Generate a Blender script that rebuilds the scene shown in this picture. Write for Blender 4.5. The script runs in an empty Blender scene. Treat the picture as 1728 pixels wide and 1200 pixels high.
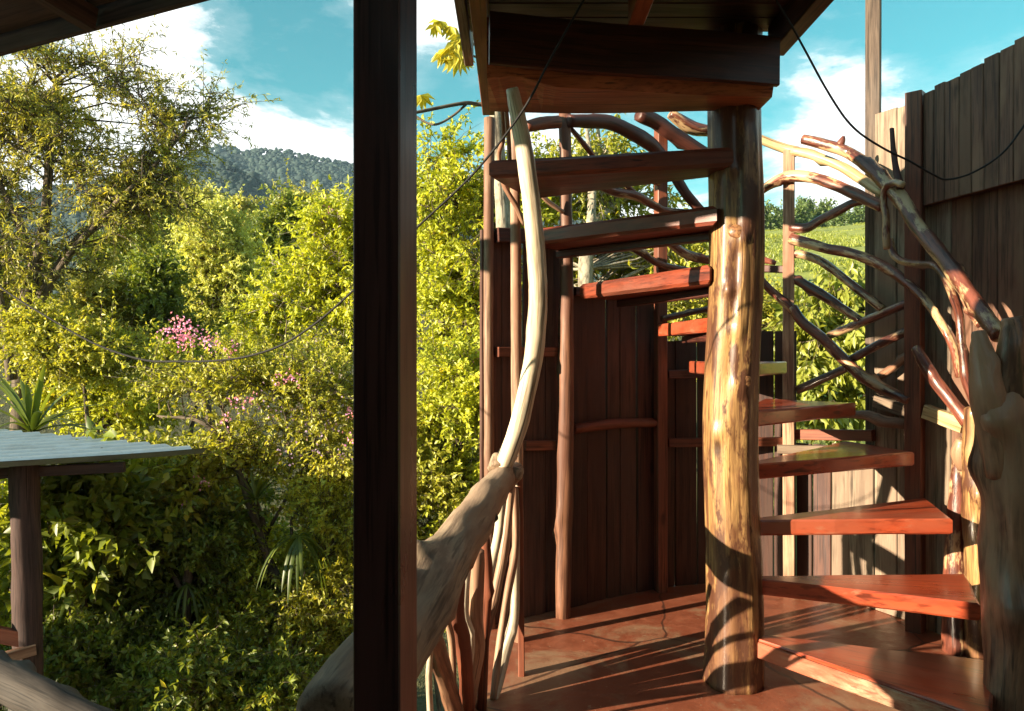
import bpy, math, random
import numpy as np
from mathutils import Vector, Matrix, noise as mnoise

R = math.radians
scene = bpy.context.scene
C = scene.collection

# ------------------------------------------------------------------ camera
F, CX, CY, EYE = 1300.0, 864.0, 600.0, 1.5          # photo focal length in pixels, centre, eye height
cam_d = bpy.data.cameras.new('camera')
cam = bpy.data.objects.new('camera', cam_d); C.objects.link(cam)
cam.location = (0, 0, EYE); cam.rotation_euler = (R(90), 0, 0)
cam_d.sensor_width = 36; cam_d.lens = F / 1728 * 36
cam_d.clip_start = 0.05; cam_d.clip_end = 6000
scene.camera = cam

# ------------------------------------------------------------------ sky + sun
SUN_EL = 14.0
SUN_AZ = (-0.88, -0.475)                               # horizontal direction towards the sun
az = math.atan2(SUN_AZ[0], SUN_AZ[1])
world = bpy.data.worlds.new('World'); scene.world = world; world.use_nodes = True
nt = world.node_tree; nt.nodes.clear()
def N(tree, t, **kw):
    n = tree.nodes.new(t)
    for k, v in kw.items(): setattr(n, k, v)
    return n
def L(tree, a, b): tree.links.new(a, b)
wo = N(nt, 'ShaderNodeOutputWorld'); bg = N(nt, 'ShaderNodeBackground')
sky = N(nt, 'ShaderNodeTexSky', sky_type='NISHITA'); sky.sun_disc = False
sky.sun_elevation = R(SUN_EL); sky.sun_rotation = az % (2 * math.pi)
sky.air_density = 1.0; sky.dust_density = 0.6; sky.ozone_density = 1.0
tint = N(nt, 'ShaderNodeMix', data_type='RGBA', blend_type='MULTIPLY'); tint.inputs[0].default_value = 1
tint.inputs[7].default_value = (0.27, 1.12, 0.94, 1)
L(nt, sky.outputs[0], tint.inputs[6])
tc = N(nt, 'ShaderNodeTexCoord')
mp = N(nt, 'ShaderNodeMapping'); mp.inputs['Scale'].default_value = (1, 1, 2.6); mp.inputs['Location'].default_value = (3.1, 0.4, 0.0)
L(nt, tc.outputs['Generated'], mp.inputs[0])
n1 = N(nt, 'ShaderNodeTexNoise'); n1.inputs['Scale'].default_value = 3.2; n1.inputs['Detail'].default_value = 10; n1.inputs['Roughness'].default_value = 0.62
n1.inputs['Distortion'].default_value = 0.25
L(nt, mp.outputs[0], n1.inputs['Vector'])
cr = N(nt, 'ShaderNodeValToRGB'); cr.color_ramp.elements[0].position = 0.51; cr.color_ramp.elements[1].position = 0.61
sz = N(nt, 'ShaderNodeSeparateXYZ'); L(nt, tc.outputs['Generated'], sz.inputs[0])
hb = N(nt, 'ShaderNodeMapRange'); L(nt, sz.outputs[2], hb.inputs[0])
hb.inputs[1].default_value = 0.05; hb.inputs[2].default_value = 0.5; hb.inputs[3].default_value = 0.10; hb.inputs[4].default_value = -0.04
hs_ = N(nt, 'ShaderNodeMath', operation='ADD'); L(nt, n1.outputs['Fac'], hs_.inputs[0]); L(nt, hb.outputs[0], hs_.inputs[1])
cov = hs_.outputs[0]
def cloud_mass(px, py, sig, amt):                      # a cloud (or a clear gap) in one direction of the sky
    global cov
    d = Vector(((px - CX) / F, 1, -(py - CY) / F)).normalized()
    ds = N(nt, 'ShaderNodeVectorMath', operation='DISTANCE'); L(nt, tc.outputs['Generated'], ds.inputs[0]); ds.inputs[1].default_value = d
    mr = N(nt, 'ShaderNodeMapRange', interpolation_type='SMOOTHSTEP'); L(nt, ds.outputs['Value'], mr.inputs[0])
    mr.inputs[1].default_value = 0.0; mr.inputs[2].default_value = sig; mr.inputs[3].default_value = amt; mr.inputs[4].default_value = 0.0
    ad = N(nt, 'ShaderNodeMath', operation='ADD'); L(nt, cov, ad.inputs[0]); L(nt, mr.outputs[0], ad.inputs[1]); cov = ad.outputs[0]
for q in [(230, 70, 0.17, 0.22), (470, 235, 0.16, 0.20), (120, 250, 0.2, 0.15), (1420, 235, 0.15, 0.16), (740, 20, 0.08, 0.16), (500, 75, 0.15, -0.22), (1580, 40, 0.2, -0.16), (1330, 130, 0.10, -0.10), (760, 150, 0.09, -0.2), (1000, 330, 0.2, 0.12)]: cloud_mass(*q)
n2 = N(nt, 'ShaderNodeTexNoise'); n2.inputs['Scale'].default_value = 9; n2.inputs['Detail'].default_value = 8; n2.inputs['Roughness'].default_value = 0.65; n2.inputs['Distortion'].default_value = 0.6
L(nt, mp.outputs[0], n2.inputs['Vector'])
wsp = N(nt, 'ShaderNodeMath', operation='MULTIPLY_ADD'); L(nt, n2.outputs['Fac'], wsp.inputs[0]); wsp.inputs[1].default_value = 0.22; wsp.inputs[2].default_value = -0.11
wad = N(nt, 'ShaderNodeMath', operation='ADD'); L(nt, cov, wad.inputs[0]); L(nt, wsp.outputs[0], wad.inputs[1]); cov = wad.outputs[0]
cr.color_ramp.elements.new(0.42).color = (0.0, 0.0, 0.0, 1); cr.color_ramp.elements[1].color = (0.13, 0.13, 0.13, 1)
L(nt, cov, cr.inputs[0])
cmix = N(nt, 'ShaderNodeMix', data_type='RGBA'); cmix.inputs[7].default_value = (8.0, 8.0, 7.9, 1)
L(nt, cr.outputs[0], cmix.inputs[0]); L(nt, tint.outputs[2], cmix.inputs[6])
L(nt, cmix.outputs[2], bg.inputs[0]); bg.inputs[1].default_value = 0.05
L(nt, bg.outputs[0], wo.inputs[0])

sun_d = bpy.data.lights.new('sun', 'SUN'); sun_d.energy = 5.0; sun_d.angle = R(0.5); sun_d.color = (1.0, 0.83, 0.60)
sun = bpy.data.objects.new('sun', sun_d); C.objects.link(sun)
hz = Vector((SUN_AZ[0], SUN_AZ[1], 0)).normalized()
TO_SUN = Vector((hz.x * math.cos(R(SUN_EL)), hz.y * math.cos(R(SUN_EL)), math.sin(R(SUN_EL))))
sun.rotation_euler = (-TO_SUN).to_track_quat('-Z', 'Y').to_euler()
sun.location = (-6, -3, 8)

vs = scene.view_settings
vs.view_transform = 'Standard'; vs.look = 'None'; vs.exposure = 1.95; vs.gamma = 1.0; vs.use_curve_mapping = False

cy = scene.cycles
cy.max_bounces = 7; cy.diffuse_bounces = 4; cy.glossy_bounces = 3; cy.transmission_bounces = 4; cy.transparent_max_bounces = 4; cy.volume_bounces = 0

# ------------------------------------------------------------------ helpers
def P(px, py, Y):
    return Vector(((px - CX) / F * Y, Y, EYE - (py - CY) / F * Y))
def Pz(px, py, z):                                     # pixel on a level plane z
    Y = (EYE - z) * F / (py - CY); return P(px, py, Y)
def PX(px, Y): return (px - CX) / F * Y

def props(o, label=None, cat=None, group=None, kind=None):
    if label: o['label'] = label
    if cat: o['category'] = cat
    if group: o['group'] = group
    if kind: o['kind'] = kind
    return o
def thing(name, label, cat, loc=(0, 0, 0), group=None):
    o = bpy.data.objects.new(name, None); C.objects.link(o); o.location = loc
    o.empty_display_size = 0.1
    return props(o, label, cat, group)
def root_loc(p):
    v = Vector((0, 0, 0))
    while p is not None: v += p.location; p = p.parent
    return v

def mesh_obj(name, verts, faces, mat, parent=None, grain=None, tone=None, smooth=False, label=None, kind=None, base=None):
    """faces: list of tuples or (n,k) int array; verts in world coordinates"""
    v = np.asarray(verts, dtype=np.float32).reshape(-1, 3)
    off = root_loc(parent)
    me = bpy.data.meshes.new(name)
    if base is not None: off = off + Vector(base)
    v = v - np.array(off, dtype=np.float32)
    if isinstance(faces, np.ndarray):
        n, k = faces.shape
        me.vertices.add(len(v)); me.vertices.foreach_set('co', v.ravel())
        me.loops.add(n * k); me.loops.foreach_set('vertex_index', faces.astype(np.int32).ravel())
        me.polygons.add(n)
        me.polygons.foreach_set('loop_start', np.arange(0, n * k, k, dtype=np.int32))
        me.polygons.foreach_set('loop_total', np.full(n, k, dtype=np.int32))
    else:
        me.from_pydata(v.tolist(), [], faces)
    me.update(calc_edges=True)
    if smooth: me.polygons.foreach_set('use_smooth', np.ones(len(me.polygons), dtype=bool))
    if grain is not None:
        a = me.attributes.new('grain', 'FLOAT_VECTOR', 'POINT'); a.data.foreach_set('vector', np.asarray(grain, dtype=np.float32).ravel())
    if tone is not None:
        a = me.attributes.new('tone', 'FLOAT', 'POINT'); a.data.foreach_set('value', np.asarray(tone, dtype=np.float32).ravel())
    if mat: me.materials.append(mat)
    o = bpy.data.objects.new(name, me); C.objects.link(o)
    if parent: o.parent = parent
    if base is not None: o.location = base
    if label: o['label'] = label
    if kind: o['kind'] = kind
    return o

def smooth01(x, a, b):
    t = min(1, max(0, (x - a) / (b - a))); return t * t * (3 - 2 * t)

def catmull(pts, sub):
    pts = [np.array(p, dtype=float) for p in pts]
    if len(pts) < 3:
        out = []
        for i in range(len(pts) - 1):
            for k in range(sub): out.append(pts[i] + (pts[i + 1] - pts[i]) * k / sub)
        out.append(pts[-1]); return np.array(out)
    q = [2 * pts[0] - pts[1]] + pts + [2 * pts[-1] - pts[-2]]
    out = []
    for i in range(1, len(q) - 2):
        p0, p1, p2, p3 = q[i - 1], q[i], q[i + 1], q[i + 2]
        for k in range(sub):
            t = k / sub
            out.append(0.5 * ((2 * p1) + (-p0 + p2) * t + (2 * p0 - 5 * p1 + 4 * p2 - p3) * t * t + (-p0 + 3 * p1 - 3 * p2 + p3) * t ** 3))
    out.append(pts[-1]); return np.array(out)

def tube_geo(pts, radii, segs=10, sub=5, wob=0.07, seed=0, knots=0, lump=0.10):
    """a natural round pole: returns verts, faces, grain"""
    rng = np.random.default_rng(seed)
    if not hasattr(radii, '__len__'): radii = [radii] * len(pts)
    P4 = catmull([(*p, r) for p, r in zip(pts, radii)], sub)
    c, r = P4[:, :3], np.maximum(P4[:, 3], 1e-4)
    n = len(c)
    T = np.gradient(c, axis=0); T /= np.linalg.norm(T, axis=1)[:, None] + 1e-9
    up = np.array([0, 0, 1.0]) if abs(T[0][2]) < 0.9 else np.array([1.0, 0, 0])
    U = np.cross(T[0], up); U /= np.linalg.norm(U)
    s = np.concatenate([[0], np.cumsum(np.linalg.norm(np.diff(c, axis=0), axis=1))])
    kn = [(rng.uniform(0.1, 0.9) * s[-1], rng.uniform(0, 6.28), rng.uniform(0.2, 0.45)) for _ in range(knots)]
    ph = rng.uniform(0, 6.28, 6)
    V, G = [], []
    for i in range(n):
        U = U - T[i] * np.dot(U, T[i]); U /= np.linalg.norm(U) + 1e-9
        W = np.cross(T[i], U)
        for k in range(segs):
            a = 2 * math.pi * k / segs
            f = 1 + wob * (math.sin(2 * a + ph[0] + s[i] * 2.1) * 0.5 + math.sin(3 * a + ph[1] - s[i] * 3.3) * 0.4 + math.sin(s[i] * 9 / (1 + 0) + ph[2] + a) * 0.4 + math.sin(s[i] * 17 + ph[3] + 2 * a) * 0.3)
            for (ks, ka, kh) in kn:
                da = math.atan2(math.sin(a - ka), math.cos(a - ka))
                f += 1.5 * kh * math.exp(-((s[i] - ks) / (0.75 * r[i])) ** 2 - (da / 0.5) ** 2)
            f += lump * mnoise.noise(Vector((math.cos(a) * 1.6 + seed, math.sin(a) * 1.6, s[i] / (2.2 * r[i] + 0.01)))) + 0.5 * lump * mnoise.noise(Vector((math.cos(a) * 4, math.sin(a) * 4 + seed, s[i] / (0.8 * r[i] + 0.006))))
            d = (U * math.cos(a) + W * math.sin(a)) * r[i] * f
            V.append(c[i] + d)
            G.append((math.cos(a) * r[i], math.sin(a) * r[i], s[i]))
    Fc = []
    for i in range(n - 1):
        for k in range(segs):
            a, b = i * segs + k, i * segs + (k + 1) % segs
            Fc.append((a, b, b + segs, a + segs))
    # closed ends with a small chamfer ring
    for e, i in ((0, 0), (1, n - 1)):
        sgn = -1 if e == 0 else 1
        st = len(V)
        for k in range(segs):
            p = V[i * segs + k]
            V.append(c[i] + (p - c[i]) * 0.8 + T[i] * sgn * r[i] * 0.15)
            G.append((G[i * segs + k][0] * 0.8, G[i * segs + k][1] * 0.8, G[i * segs + k][2] + sgn * 0.01))
        for k in range(segs):
            a, b = i * segs + k, i * segs + (k + 1) % segs
            c2, d2 = st + (k + 1) % segs, st + k
            Fc.append((b, a, d2, c2) if e == 0 else (a, b, c2, d2))
        ring = [st + k for k in range(segs)]
        Fc.append(tuple(ring[::-1]) if e == 0 else tuple(ring))
    return V, Fc, G

def pole(name, pts, radii, mat, parent=None, label=None, **kw):
    v, f, g = tube_geo(pts, radii, **kw)
    return mesh_obj(name, v, f, mat, parent, grain=g, smooth=True, label=label)

def board_geo(p0, p1, w, t, up=(0, 0, 1), bev=0.004, seed=0, warp=0.0, nseg=1):
    """board along p0->p1; w = size along `up`-ish side axis, t = size along the third axis; chamfered long edges"""
    rng = random.Random(seed)
    p0, p1 = Vector(p0), Vector(p1); d = (p1 - p0); Ln = d.length; d.normalize()
    u = Vector(up); u = (u - d * u.dot(d)).normalized(); n = d.cross(u)
    b = min(bev, w * 0.3, t * 0.3)
    prof = [(-w/2 + b, -t/2), (w/2 - b, -t/2), (w/2, -t/2 + b), (w/2, t/2 - b), (w/2 - b, t/2), (-w/2 + b, t/2), (-w/2, t/2 - b), (-w/2, -t/2 + b)]
    V, G, Fc = [], [], []
    o1 = rng.uniform(-1, 1); o2 = rng.uniform(-1, 1)
    for i in range(nseg + 1):
        s = Ln * i / nseg
        wv = warp * math.sin(i * 1.3 + o1 * 3) ; wn = warp * math.sin(i * 1.7 + o2 * 3)
        for (a, c) in prof:
            V.append(p0 + d * s + u * (a + wv) + n * (c + wn)); G.append((a, c, s))
    for i in range(nseg):
        for k in range(8):
            a, c = i * 8 + k, i * 8 + (k + 1) % 8
            Fc.append((a, a + 8, c + 8, c))
    Fc.append(tuple(range(8))); Fc.append(tuple(range(nseg * 8 + 7, nseg * 8 - 1, -1)))
    return V, Fc, G
def board(name, p0, p1, w, t, mat, parent=None, label=None, **kw):
    v, f, g = board_geo(p0, p1, w, t, **kw)
    return mesh_obj(name, v, f, mat, parent, grain=g, label=label)

def prism(name, poly, z0, z1, mat, parent=None, axis=None, label=None, bev=0.006):
    """horizontal slab from an outline (counter-clockwise) with chamfered top and bottom edges"""
    n = len(poly); poly = [Vector((p[0], p[1], 0)) for p in poly]
    cen = sum(poly, Vector()) / n
    inn = [p + (cen - p).normalized() * bev * 1.4 for p in poly]
    V = [(*p.xy, z0) for p in inn] + [(*p.xy, z0 + bev) for p in poly] + [(*p.xy, z1 - bev) for p in poly] + [(*p.xy, z1) for p in inn]
    Fc = [tuple(range(n - 1, -1, -1)), tuple(range(3 * n, 4 * n))]
    for L_ in range(3):
        for k in range(n):
            a, b = L_ * n + k, L_ * n + (k + 1) % n
            Fc.append((a, b, b + n, a + n))
    ax = Vector(axis if axis else (1, 0, 0)).normalized(); sx = Vector((-ax.y, ax.x, 0))
    G = [(Vector(v).dot(sx), v[2], Vector(v).dot(ax)) for v in V]
    return mesh_obj(name, V, Fc, mat, parent, grain=G, label=label)

# ------------------------------------------------------------------ materials
def new_mat(name):
    m = bpy.data.materials.new(name); m.use_nodes = True; t = m.node_tree; t.nodes.clear()
    out = N(t, 'ShaderNodeOutputMaterial'); return m, t, out
def mixc(t, fac, a, b, mode='MIX'):
    n = N(t, 'ShaderNodeMix', data_type='RGBA', blend_type=mode)
    for i, v in ((0, fac), (6, a), (7, b)):
        if hasattr(v, 'is_linked'): L(t, v, n.inputs[i])
        elif i == 0: n.inputs[0].default_value = v
        else: n.inputs[i].default_value = (*v, 1)
    return n.outputs[2]
def ramp(t, src, stops):
    n = N(t, 'ShaderNodeValToRGB'); e = n.color_ramp.elements
    e[0].position, e[0].color = stops[0][0], (*[stops[0][1]] * 3, 1)
    e[1].position, e[1].color = stops[-1][0], (*[stops[-1][1]] * 3, 1)
    for p, v in stops[1:-1]:
        k = e.new(p); k.color = (v, v, v, 1)
    L(t, src, n.inputs[0]); return n.outputs[0]
def tex_noise(t, vec, scale, detail=5, rough=0.6, dist=0.0):
    n = N(t, 'ShaderNodeTexNoise'); n.inputs['Scale'].default_value = scale; n.inputs['Detail'].default_value = detail
    n.inputs['Roughness'].default_value = rough; n.inputs['Distortion'].default_value = dist
    if vec: L(t, vec, n.inputs['Vector'])
    return n.outputs['Fac']
def mapping(t, vec, scale=(1, 1, 1)):
    n = N(t, 'ShaderNodeMapping'); n.inputs['Scale'].default_value = scale; L(t, vec, n.inputs[0]); return n.outputs[0]

def wood(name, ca, cb, cc=None, rough=0.6, coat=0.0, scale=26, stretch=0.07, bump=0.35, vary=0.3, patch=None, patch_amt=0.5, spec=0.4):
    """ca/cb: light and dark grain; cc: worn/dirty blotches"""
    m, t, out = new_mat(name)
    at = N(t, 'ShaderNodeAttribute', attribute_name='grain')
    oi = N(t, 'ShaderNodeObjectInfo')
    ad = N(t, 'ShaderNodeVectorMath', operation='MULTIPLY_ADD')
    cmb = N(t, 'ShaderNodeCombineXYZ')
    for i in range(3): L(t, oi.outputs['Random'], cmb.inputs[i])
    L(t, cmb.outputs[0], ad.inputs[0]); ad.inputs[1].default_value = (13, 7, 31); L(t, at.outputs['Vector'], ad.inputs[2])
    v = ad.outputs[0]
    g1 = tex_noise(t, mapping(t, v, (1, 1, stretch)), scale, 7, 0.65, 0.4)
    g2 = tex_noise(t, mapping(t, v, (1, 1, stretch * 0.5)), scale * 3.5, 3, 0.6)
    bl = tex_noise(t, mapping(t, v, (1, 1, 0.35)), 5.0, 4, 0.6)
    col = mixc(t, ramp(t, g1, [(0.38, 1), (0.58, 0)]), ca, cb)
    col = mixc(t, ramp(t, g2, [(0.36, 0.75), (0.48, 0.0)]), col, tuple(x * 0.45 for x in cb))
    ck = tex_noise(t, mapping(t, v, (1, 1, 0.03)), scale * 1.4, 2, 0.5)
    col = mixc(t, ramp(t, ck, [(0.30, 0.85), (0.345, 0.0)]), col, tuple(x * 0.2 for x in cb))
    kv = N(t, 'ShaderNodeTexVoronoi'); kv.inputs['Scale'].default_value = 4.2; L(t, mapping(t, v, (1, 1, 0.42)), kv.inputs['Vector'])
    col = mixc(t, ramp(t, kv.outputs['Distance'], [(0.045, 0.85), (0.075, 0.35), (0.11, 0.0)]), col, tuple(x * 0.35 for x in cb))
    if cc: col = mixc(t, ramp(t, bl, [(0.48, 0), (0.62, 0.85)]), col, cc)
    if patch:
        pn = tex_noise(t, mapping(t, v, (1, 1, 0.28)), 11.0, 5, 0.7)
        lo = 0.62 - patch_amt * 0.25
        col = mixc(t, ramp(t, pn, [(lo, 0), (lo + 0.06, 1)]), col, patch)
    hs = N(t, 'ShaderNodeHueSaturation')
    mr = N(t, 'ShaderNodeMapRange'); mr.inputs[3].default_value = 1 - vary; mr.inputs[4].default_value = 1 + vary
    L(t, oi.outputs['Random'], mr.inputs[0]); L(t, mr.outputs[0], hs.inputs['Value']); L(t, col, hs.inputs['Color'])
    b = N(t, 'ShaderNodeBsdfPrincipled'); L(t, hs.outputs[0], b.inputs['Base Color'])
    L(t, ramp(t, bl, [(0.3, max(0.05, rough - 0.13)), (0.7, min(1, rough + 0.15))]), b.inputs['Roughness'])
    b.inputs['Specular IOR Level'].default_value = spec
    if coat: b.inputs['Coat Weight'].default_value = coat; b.inputs['Coat Roughness'].default_value = 0.16
    bp = N(t, 'ShaderNodeBump'); bp.inputs['Strength'].default_value = bump; bp.inputs['Distance'].default_value = 0.006
    sm = N(t, 'ShaderNodeMath', operation='ADD'); L(t, g1, sm.inputs[0]); L(t, bl, sm.inputs[1]); L(t, sm.outputs[0], bp.inputs['Height'])
    L(t, bp.outputs[0], b.inputs['Normal']); L(t, b.outputs[0], out.inputs[0])
    return m

def leaf_mat(name, c_lo, c_hi, c_odd=None, trans=0.5, rough=0.45):
    m, t, out = new_mat(name)
    at = N(t, 'ShaderNodeAttribute', attribute_name='tone')
    col = mixc(t, at.outputs['Fac'], c_lo, c_hi)
    if c_odd: col = mixc(t, ramp(t, at.outputs['Fac'], [(0.93, 0), (0.97, 1)]), col, c_odd)
    d = N(t, 'ShaderNodeBsdfPrincipled'); L(t, col, d.inputs['Base Color']); d.inputs['Roughness'].default_value = rough
    d.inputs['Specular IOR Level'].default_value = 0.35
    tr = N(t, 'ShaderNodeBsdfTranslucent')
    k = trans * 1.5
    tcx = mixc(t, 1.0, col, (1.30 * k, 1.22 * k, 0.55 * k), 'MULTIPLY'); L(t, tcx, tr.inputs[0])
    mx = N(t, 'ShaderNodeAddShader')
    L(t, d.outputs[0], mx.inputs[0]); L(t, tr.outputs[0], mx.inputs[1]); L(t, mx.outputs[0], out.inputs[0])
    return m

M = {}
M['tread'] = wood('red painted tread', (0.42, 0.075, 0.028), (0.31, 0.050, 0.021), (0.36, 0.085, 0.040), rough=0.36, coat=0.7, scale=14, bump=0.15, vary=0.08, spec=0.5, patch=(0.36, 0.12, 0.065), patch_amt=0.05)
M['redwood'] = wood('orange stained timber', (0.22, 0.066, 0.032), (0.12, 0.034, 0.018), (0.15, 0.052, 0.03), rough=0.55, vary=0.15, bump=0.2)
M['darkred'] = wood('dark red stained timber', (0.095, 0.028, 0.018), (0.045, 0.014, 0.011), rough=0.5, vary=0.15)
M['plank_red'] = wood('brown red wall plank', (0.085, 0.034, 0.022), (0.042, 0.016, 0.012), (0.070, 0.036, 0.026), rough=0.62, vary=0.28, bump=0.4)
M['plank_grey'] = wood('weathered grey brown plank', (0.25, 0.19, 0.135), (0.13, 0.09, 0.064), (0.19, 0.135, 0.097), rough=0.75, vary=0.22, bump=0.45)
M['house_plank'] = wood('dull brown house plank', (0.18, 0.088, 0.054), (0.095, 0.043, 0.028), (0.22, 0.125, 0.082), rough=0.7, vary=0.2, bump=0.45)
M['post_gold'] = wood('varnished golden log', (0.40, 0.235, 0.090), (0.10, 0.038, 0.019), (0.13, 0.052, 0.024), rough=0.45, coat=0.22, scale=20, stretch=0.11, bump=0.9, vary=0.02, patch=(0.085, 0.034, 0.018), patch_amt=0.5)
M['pale_pole'] = wood('pale peeled pole', (0.66, 0.58, 0.45), (0.42, 0.32, 0.21), (0.55, 0.44, 0.30), rough=0.5, bump=0.3, vary=0.05)
M['grey_log'] = wood('grey weathered log', (0.36, 0.26, 0.175), (0.19, 0.125, 0.085), (0.27, 0.18, 0.12), rough=0.72, scale=16, stretch=0.16, bump=0.9, vary=0.08)
M['stick'] = wood('pale brown stick', (0.40, 0.25, 0.16), (0.19, 0.095, 0.058), (0.20, 0.095, 0.058), rough=0.6, vary=0.25)
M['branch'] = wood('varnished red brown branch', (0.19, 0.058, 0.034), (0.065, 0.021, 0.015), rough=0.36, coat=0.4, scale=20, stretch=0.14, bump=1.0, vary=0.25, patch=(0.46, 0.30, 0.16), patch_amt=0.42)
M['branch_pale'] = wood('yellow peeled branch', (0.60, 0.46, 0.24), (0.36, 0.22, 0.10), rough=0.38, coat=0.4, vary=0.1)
M['trunk_dark'] = wood('dark polished trunk', (0.30, 0.150, 0.085), (0.09, 0.042, 0.027), (0.36, 0.21, 0.125), rough=0.42, coat=0.3, scale=24, stretch=0.10, bump=1.0, vary=0.1)
M['veranda'] = wood('dark veranda timber', (0.105, 0.046, 0.042), (0.062, 0.028, 0.027), rough=0.36, vary=0.05, bump=0.15)
M['roof_dark'] = wood('dark roof timber', (0.065, 0.036, 0.030), (0.035, 0.020, 0.018), rough=0.8, vary=0.15)
M['tread_dull'] = wood('dull dark red tread', (0.21, 0.044, 0.021), (0.11, 0.024, 0.013), (0.15, 0.045, 0.026), rough=0.45, vary=0.1)  # darker, duller red for the upper treads
M['old_post'] = wood('dark weathered post', (0.15, 0.105, 0.078), (0.065, 0.045, 0.036), rough=0.75, vary=0.1)
M['brown_log'] = wood('brown debarked log', (0.20, 0.090, 0.050), (0.09, 0.037, 0.023), (0.13, 0.054, 0.033), rough=0.55, vary=0.1, bump=0.6)
M['shade_log'] = wood('weathered log darkened for shade', (0.060, 0.048, 0.040), (0.028, 0.022, 0.019), rough=0.8, vary=0.1, bump=0.6)  # weathered grey brown, lowered further to stand in for shade on the log
M['worn_edge'] = wood('worn bare edge', (0.34, 0.24, 0.15), (0.26, 0.09, 0.045), (0.30, 0.075, 0.035), rough=0.6, vary=0.05, stretch=0.35)
M['knot'] = wood('brown knot wood', (0.30, 0.15, 0.065), (0.11, 0.045, 0.022), rough=0.4, coat=0.3, vary=0.15)
M['bark'] = wood('bark', (0.15, 0.115, 0.080), (0.06, 0.045, 0.034), rough=0.9, scale=20, stretch=0.3, bump=0.8, vary=0.25)
M['bark_pale'] = wood('pale bark', (0.34, 0.30, 0.23), (0.15, 0.125, 0.095), rough=0.85, scale=14, stretch=0.6, bump=0.5, vary=0.15)

def simple_mat(name, col, rough=0.5, metal=0.0):
    m, t, out = new_mat(name); b = N(t, 'ShaderNodeBsdfPrincipled')
    nz = tex_noise(t, None, 30, 3)
    L(t, mixc(t, nz, tuple(c * 0.8 for c in col), tuple(min(1, c * 1.2) for c in col)), b.inputs['Base Color'])
    b.inputs['Roughness'].default_value = rough; b.inputs['Metallic'].default_value = metal
    L(t, b.outputs[0], out.inputs[0]); return m
M['cable'] = simple_mat('black cable', (0.010, 0.009, 0.009), 0.8)
M['wire'] = simple_mat('galvanised wire', (0.3, 0.28, 0.26), 0.4, 0.8)

def floor_mat():
    m, t, out = new_mat('worn red floor paint')
    g = N(t, 'ShaderNodeNewGeometry'); v = g.outputs['Position']
    big = tex_noise(t, v, 2.2, 6, 0.65, 0.5); mid = tex_noise(t, v, 9, 6, 0.7, 0.3); fine = tex_noise(t, v, 60, 3)
    col = mixc(t, ramp(t, mid, [(0.35, 0), (0.65, 1)]), (0.20, 0.058, 0.030), (0.29, 0.090, 0.046))
    col = mixc(t, ramp(t, big, [(0.50, 0), (0.60, 0.8)]), col, (0.31, 0.19, 0.115))
    col = mixc(t, ramp(t, fine, [(0.66, 0), (0.72, 0.7)]), col, (0.45, 0.36, 0.26))
    vo = N(t, 'ShaderNodeTexVoronoi', feature='DISTANCE_TO_EDGE'); vo.inputs['Scale'].default_value = 0.9
    wv = N(t, 'ShaderNodeVectorMath', operation='MULTIPLY_ADD'); nv_ = N(t, 'ShaderNodeTexNoise'); nv_.inputs['Scale'].default_value = 4; L(t, v, nv_.inputs['Vector'])
    L(t, nv_.outputs['Color'], wv.inputs[0]); wv.inputs[1].default_value = (0.12, 0.12, 0); L(t, v, wv.inputs[2]); L(t, wv.outputs[0], vo.inputs['Vector'])
    col = mixc(t, ramp(t, vo.outputs['Distance'], [(0.003, 0.85), (0.008, 0.0)]), col, (0.04, 0.02, 0.015))
    ch = tex_noise(t, v, 26, 4, 0.7); col = mixc(t, ramp(t, ch, [(0.68, 0), (0.70, 0.9)]), col, (0.42, 0.33, 0.23))
    b = N(t, 'ShaderNodeBsdfPrincipled'); L(t, col, b.inputs['Base Color'])
    L(t, ramp(t, mid, [(0.3, 0.28), (0.7, 0.55)]), b.inputs['Roughness'])
    bp = N(t, 'ShaderNodeBump'); bp.inputs['Strength'].default_value = 0.35; bp.inputs['Distance'].default_value = 0.01
    L(t, mid, bp.inputs['Height']); L(t, bp.outputs[0], b.inputs['Normal'])
    L(t, b.outputs[0], out.inputs[0]); return m
M['floor'] = floor_mat()

def metal_mat():
    m, t, out = new_mat('weathered corrugated zinc')
    g = N(t, 'ShaderNodeNewGeometry'); v = g.outputs['Position']
    a = tex_noise(t, v, 3, 6, 0.7); f = tex_noise(t, v, 18, 4, 0.7)
    col = mixc(t, ramp(t, a, [(0.35, 0), (0.7, 1)]), (0.42, 0.52, 0.58), (0.26, 0.32, 0.35))
    col = mixc(t, ramp(t, f, [(0.62, 0), (0.72, 0.8)]), col, (0.28, 0.22, 0.17))
    b = N(t, 'ShaderNodeBsdfPrincipled'); L(t, col, b.inputs['Base Color']); b.inputs['Metallic'].default_value = 0.55
    L(t, ramp(t, a, [(0.3, 0.35), (0.7, 0.6)]), b.inputs['Roughness']); L(t, b.outputs[0], out.inputs[0]); return m
M['zinc'] = metal_mat()

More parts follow.
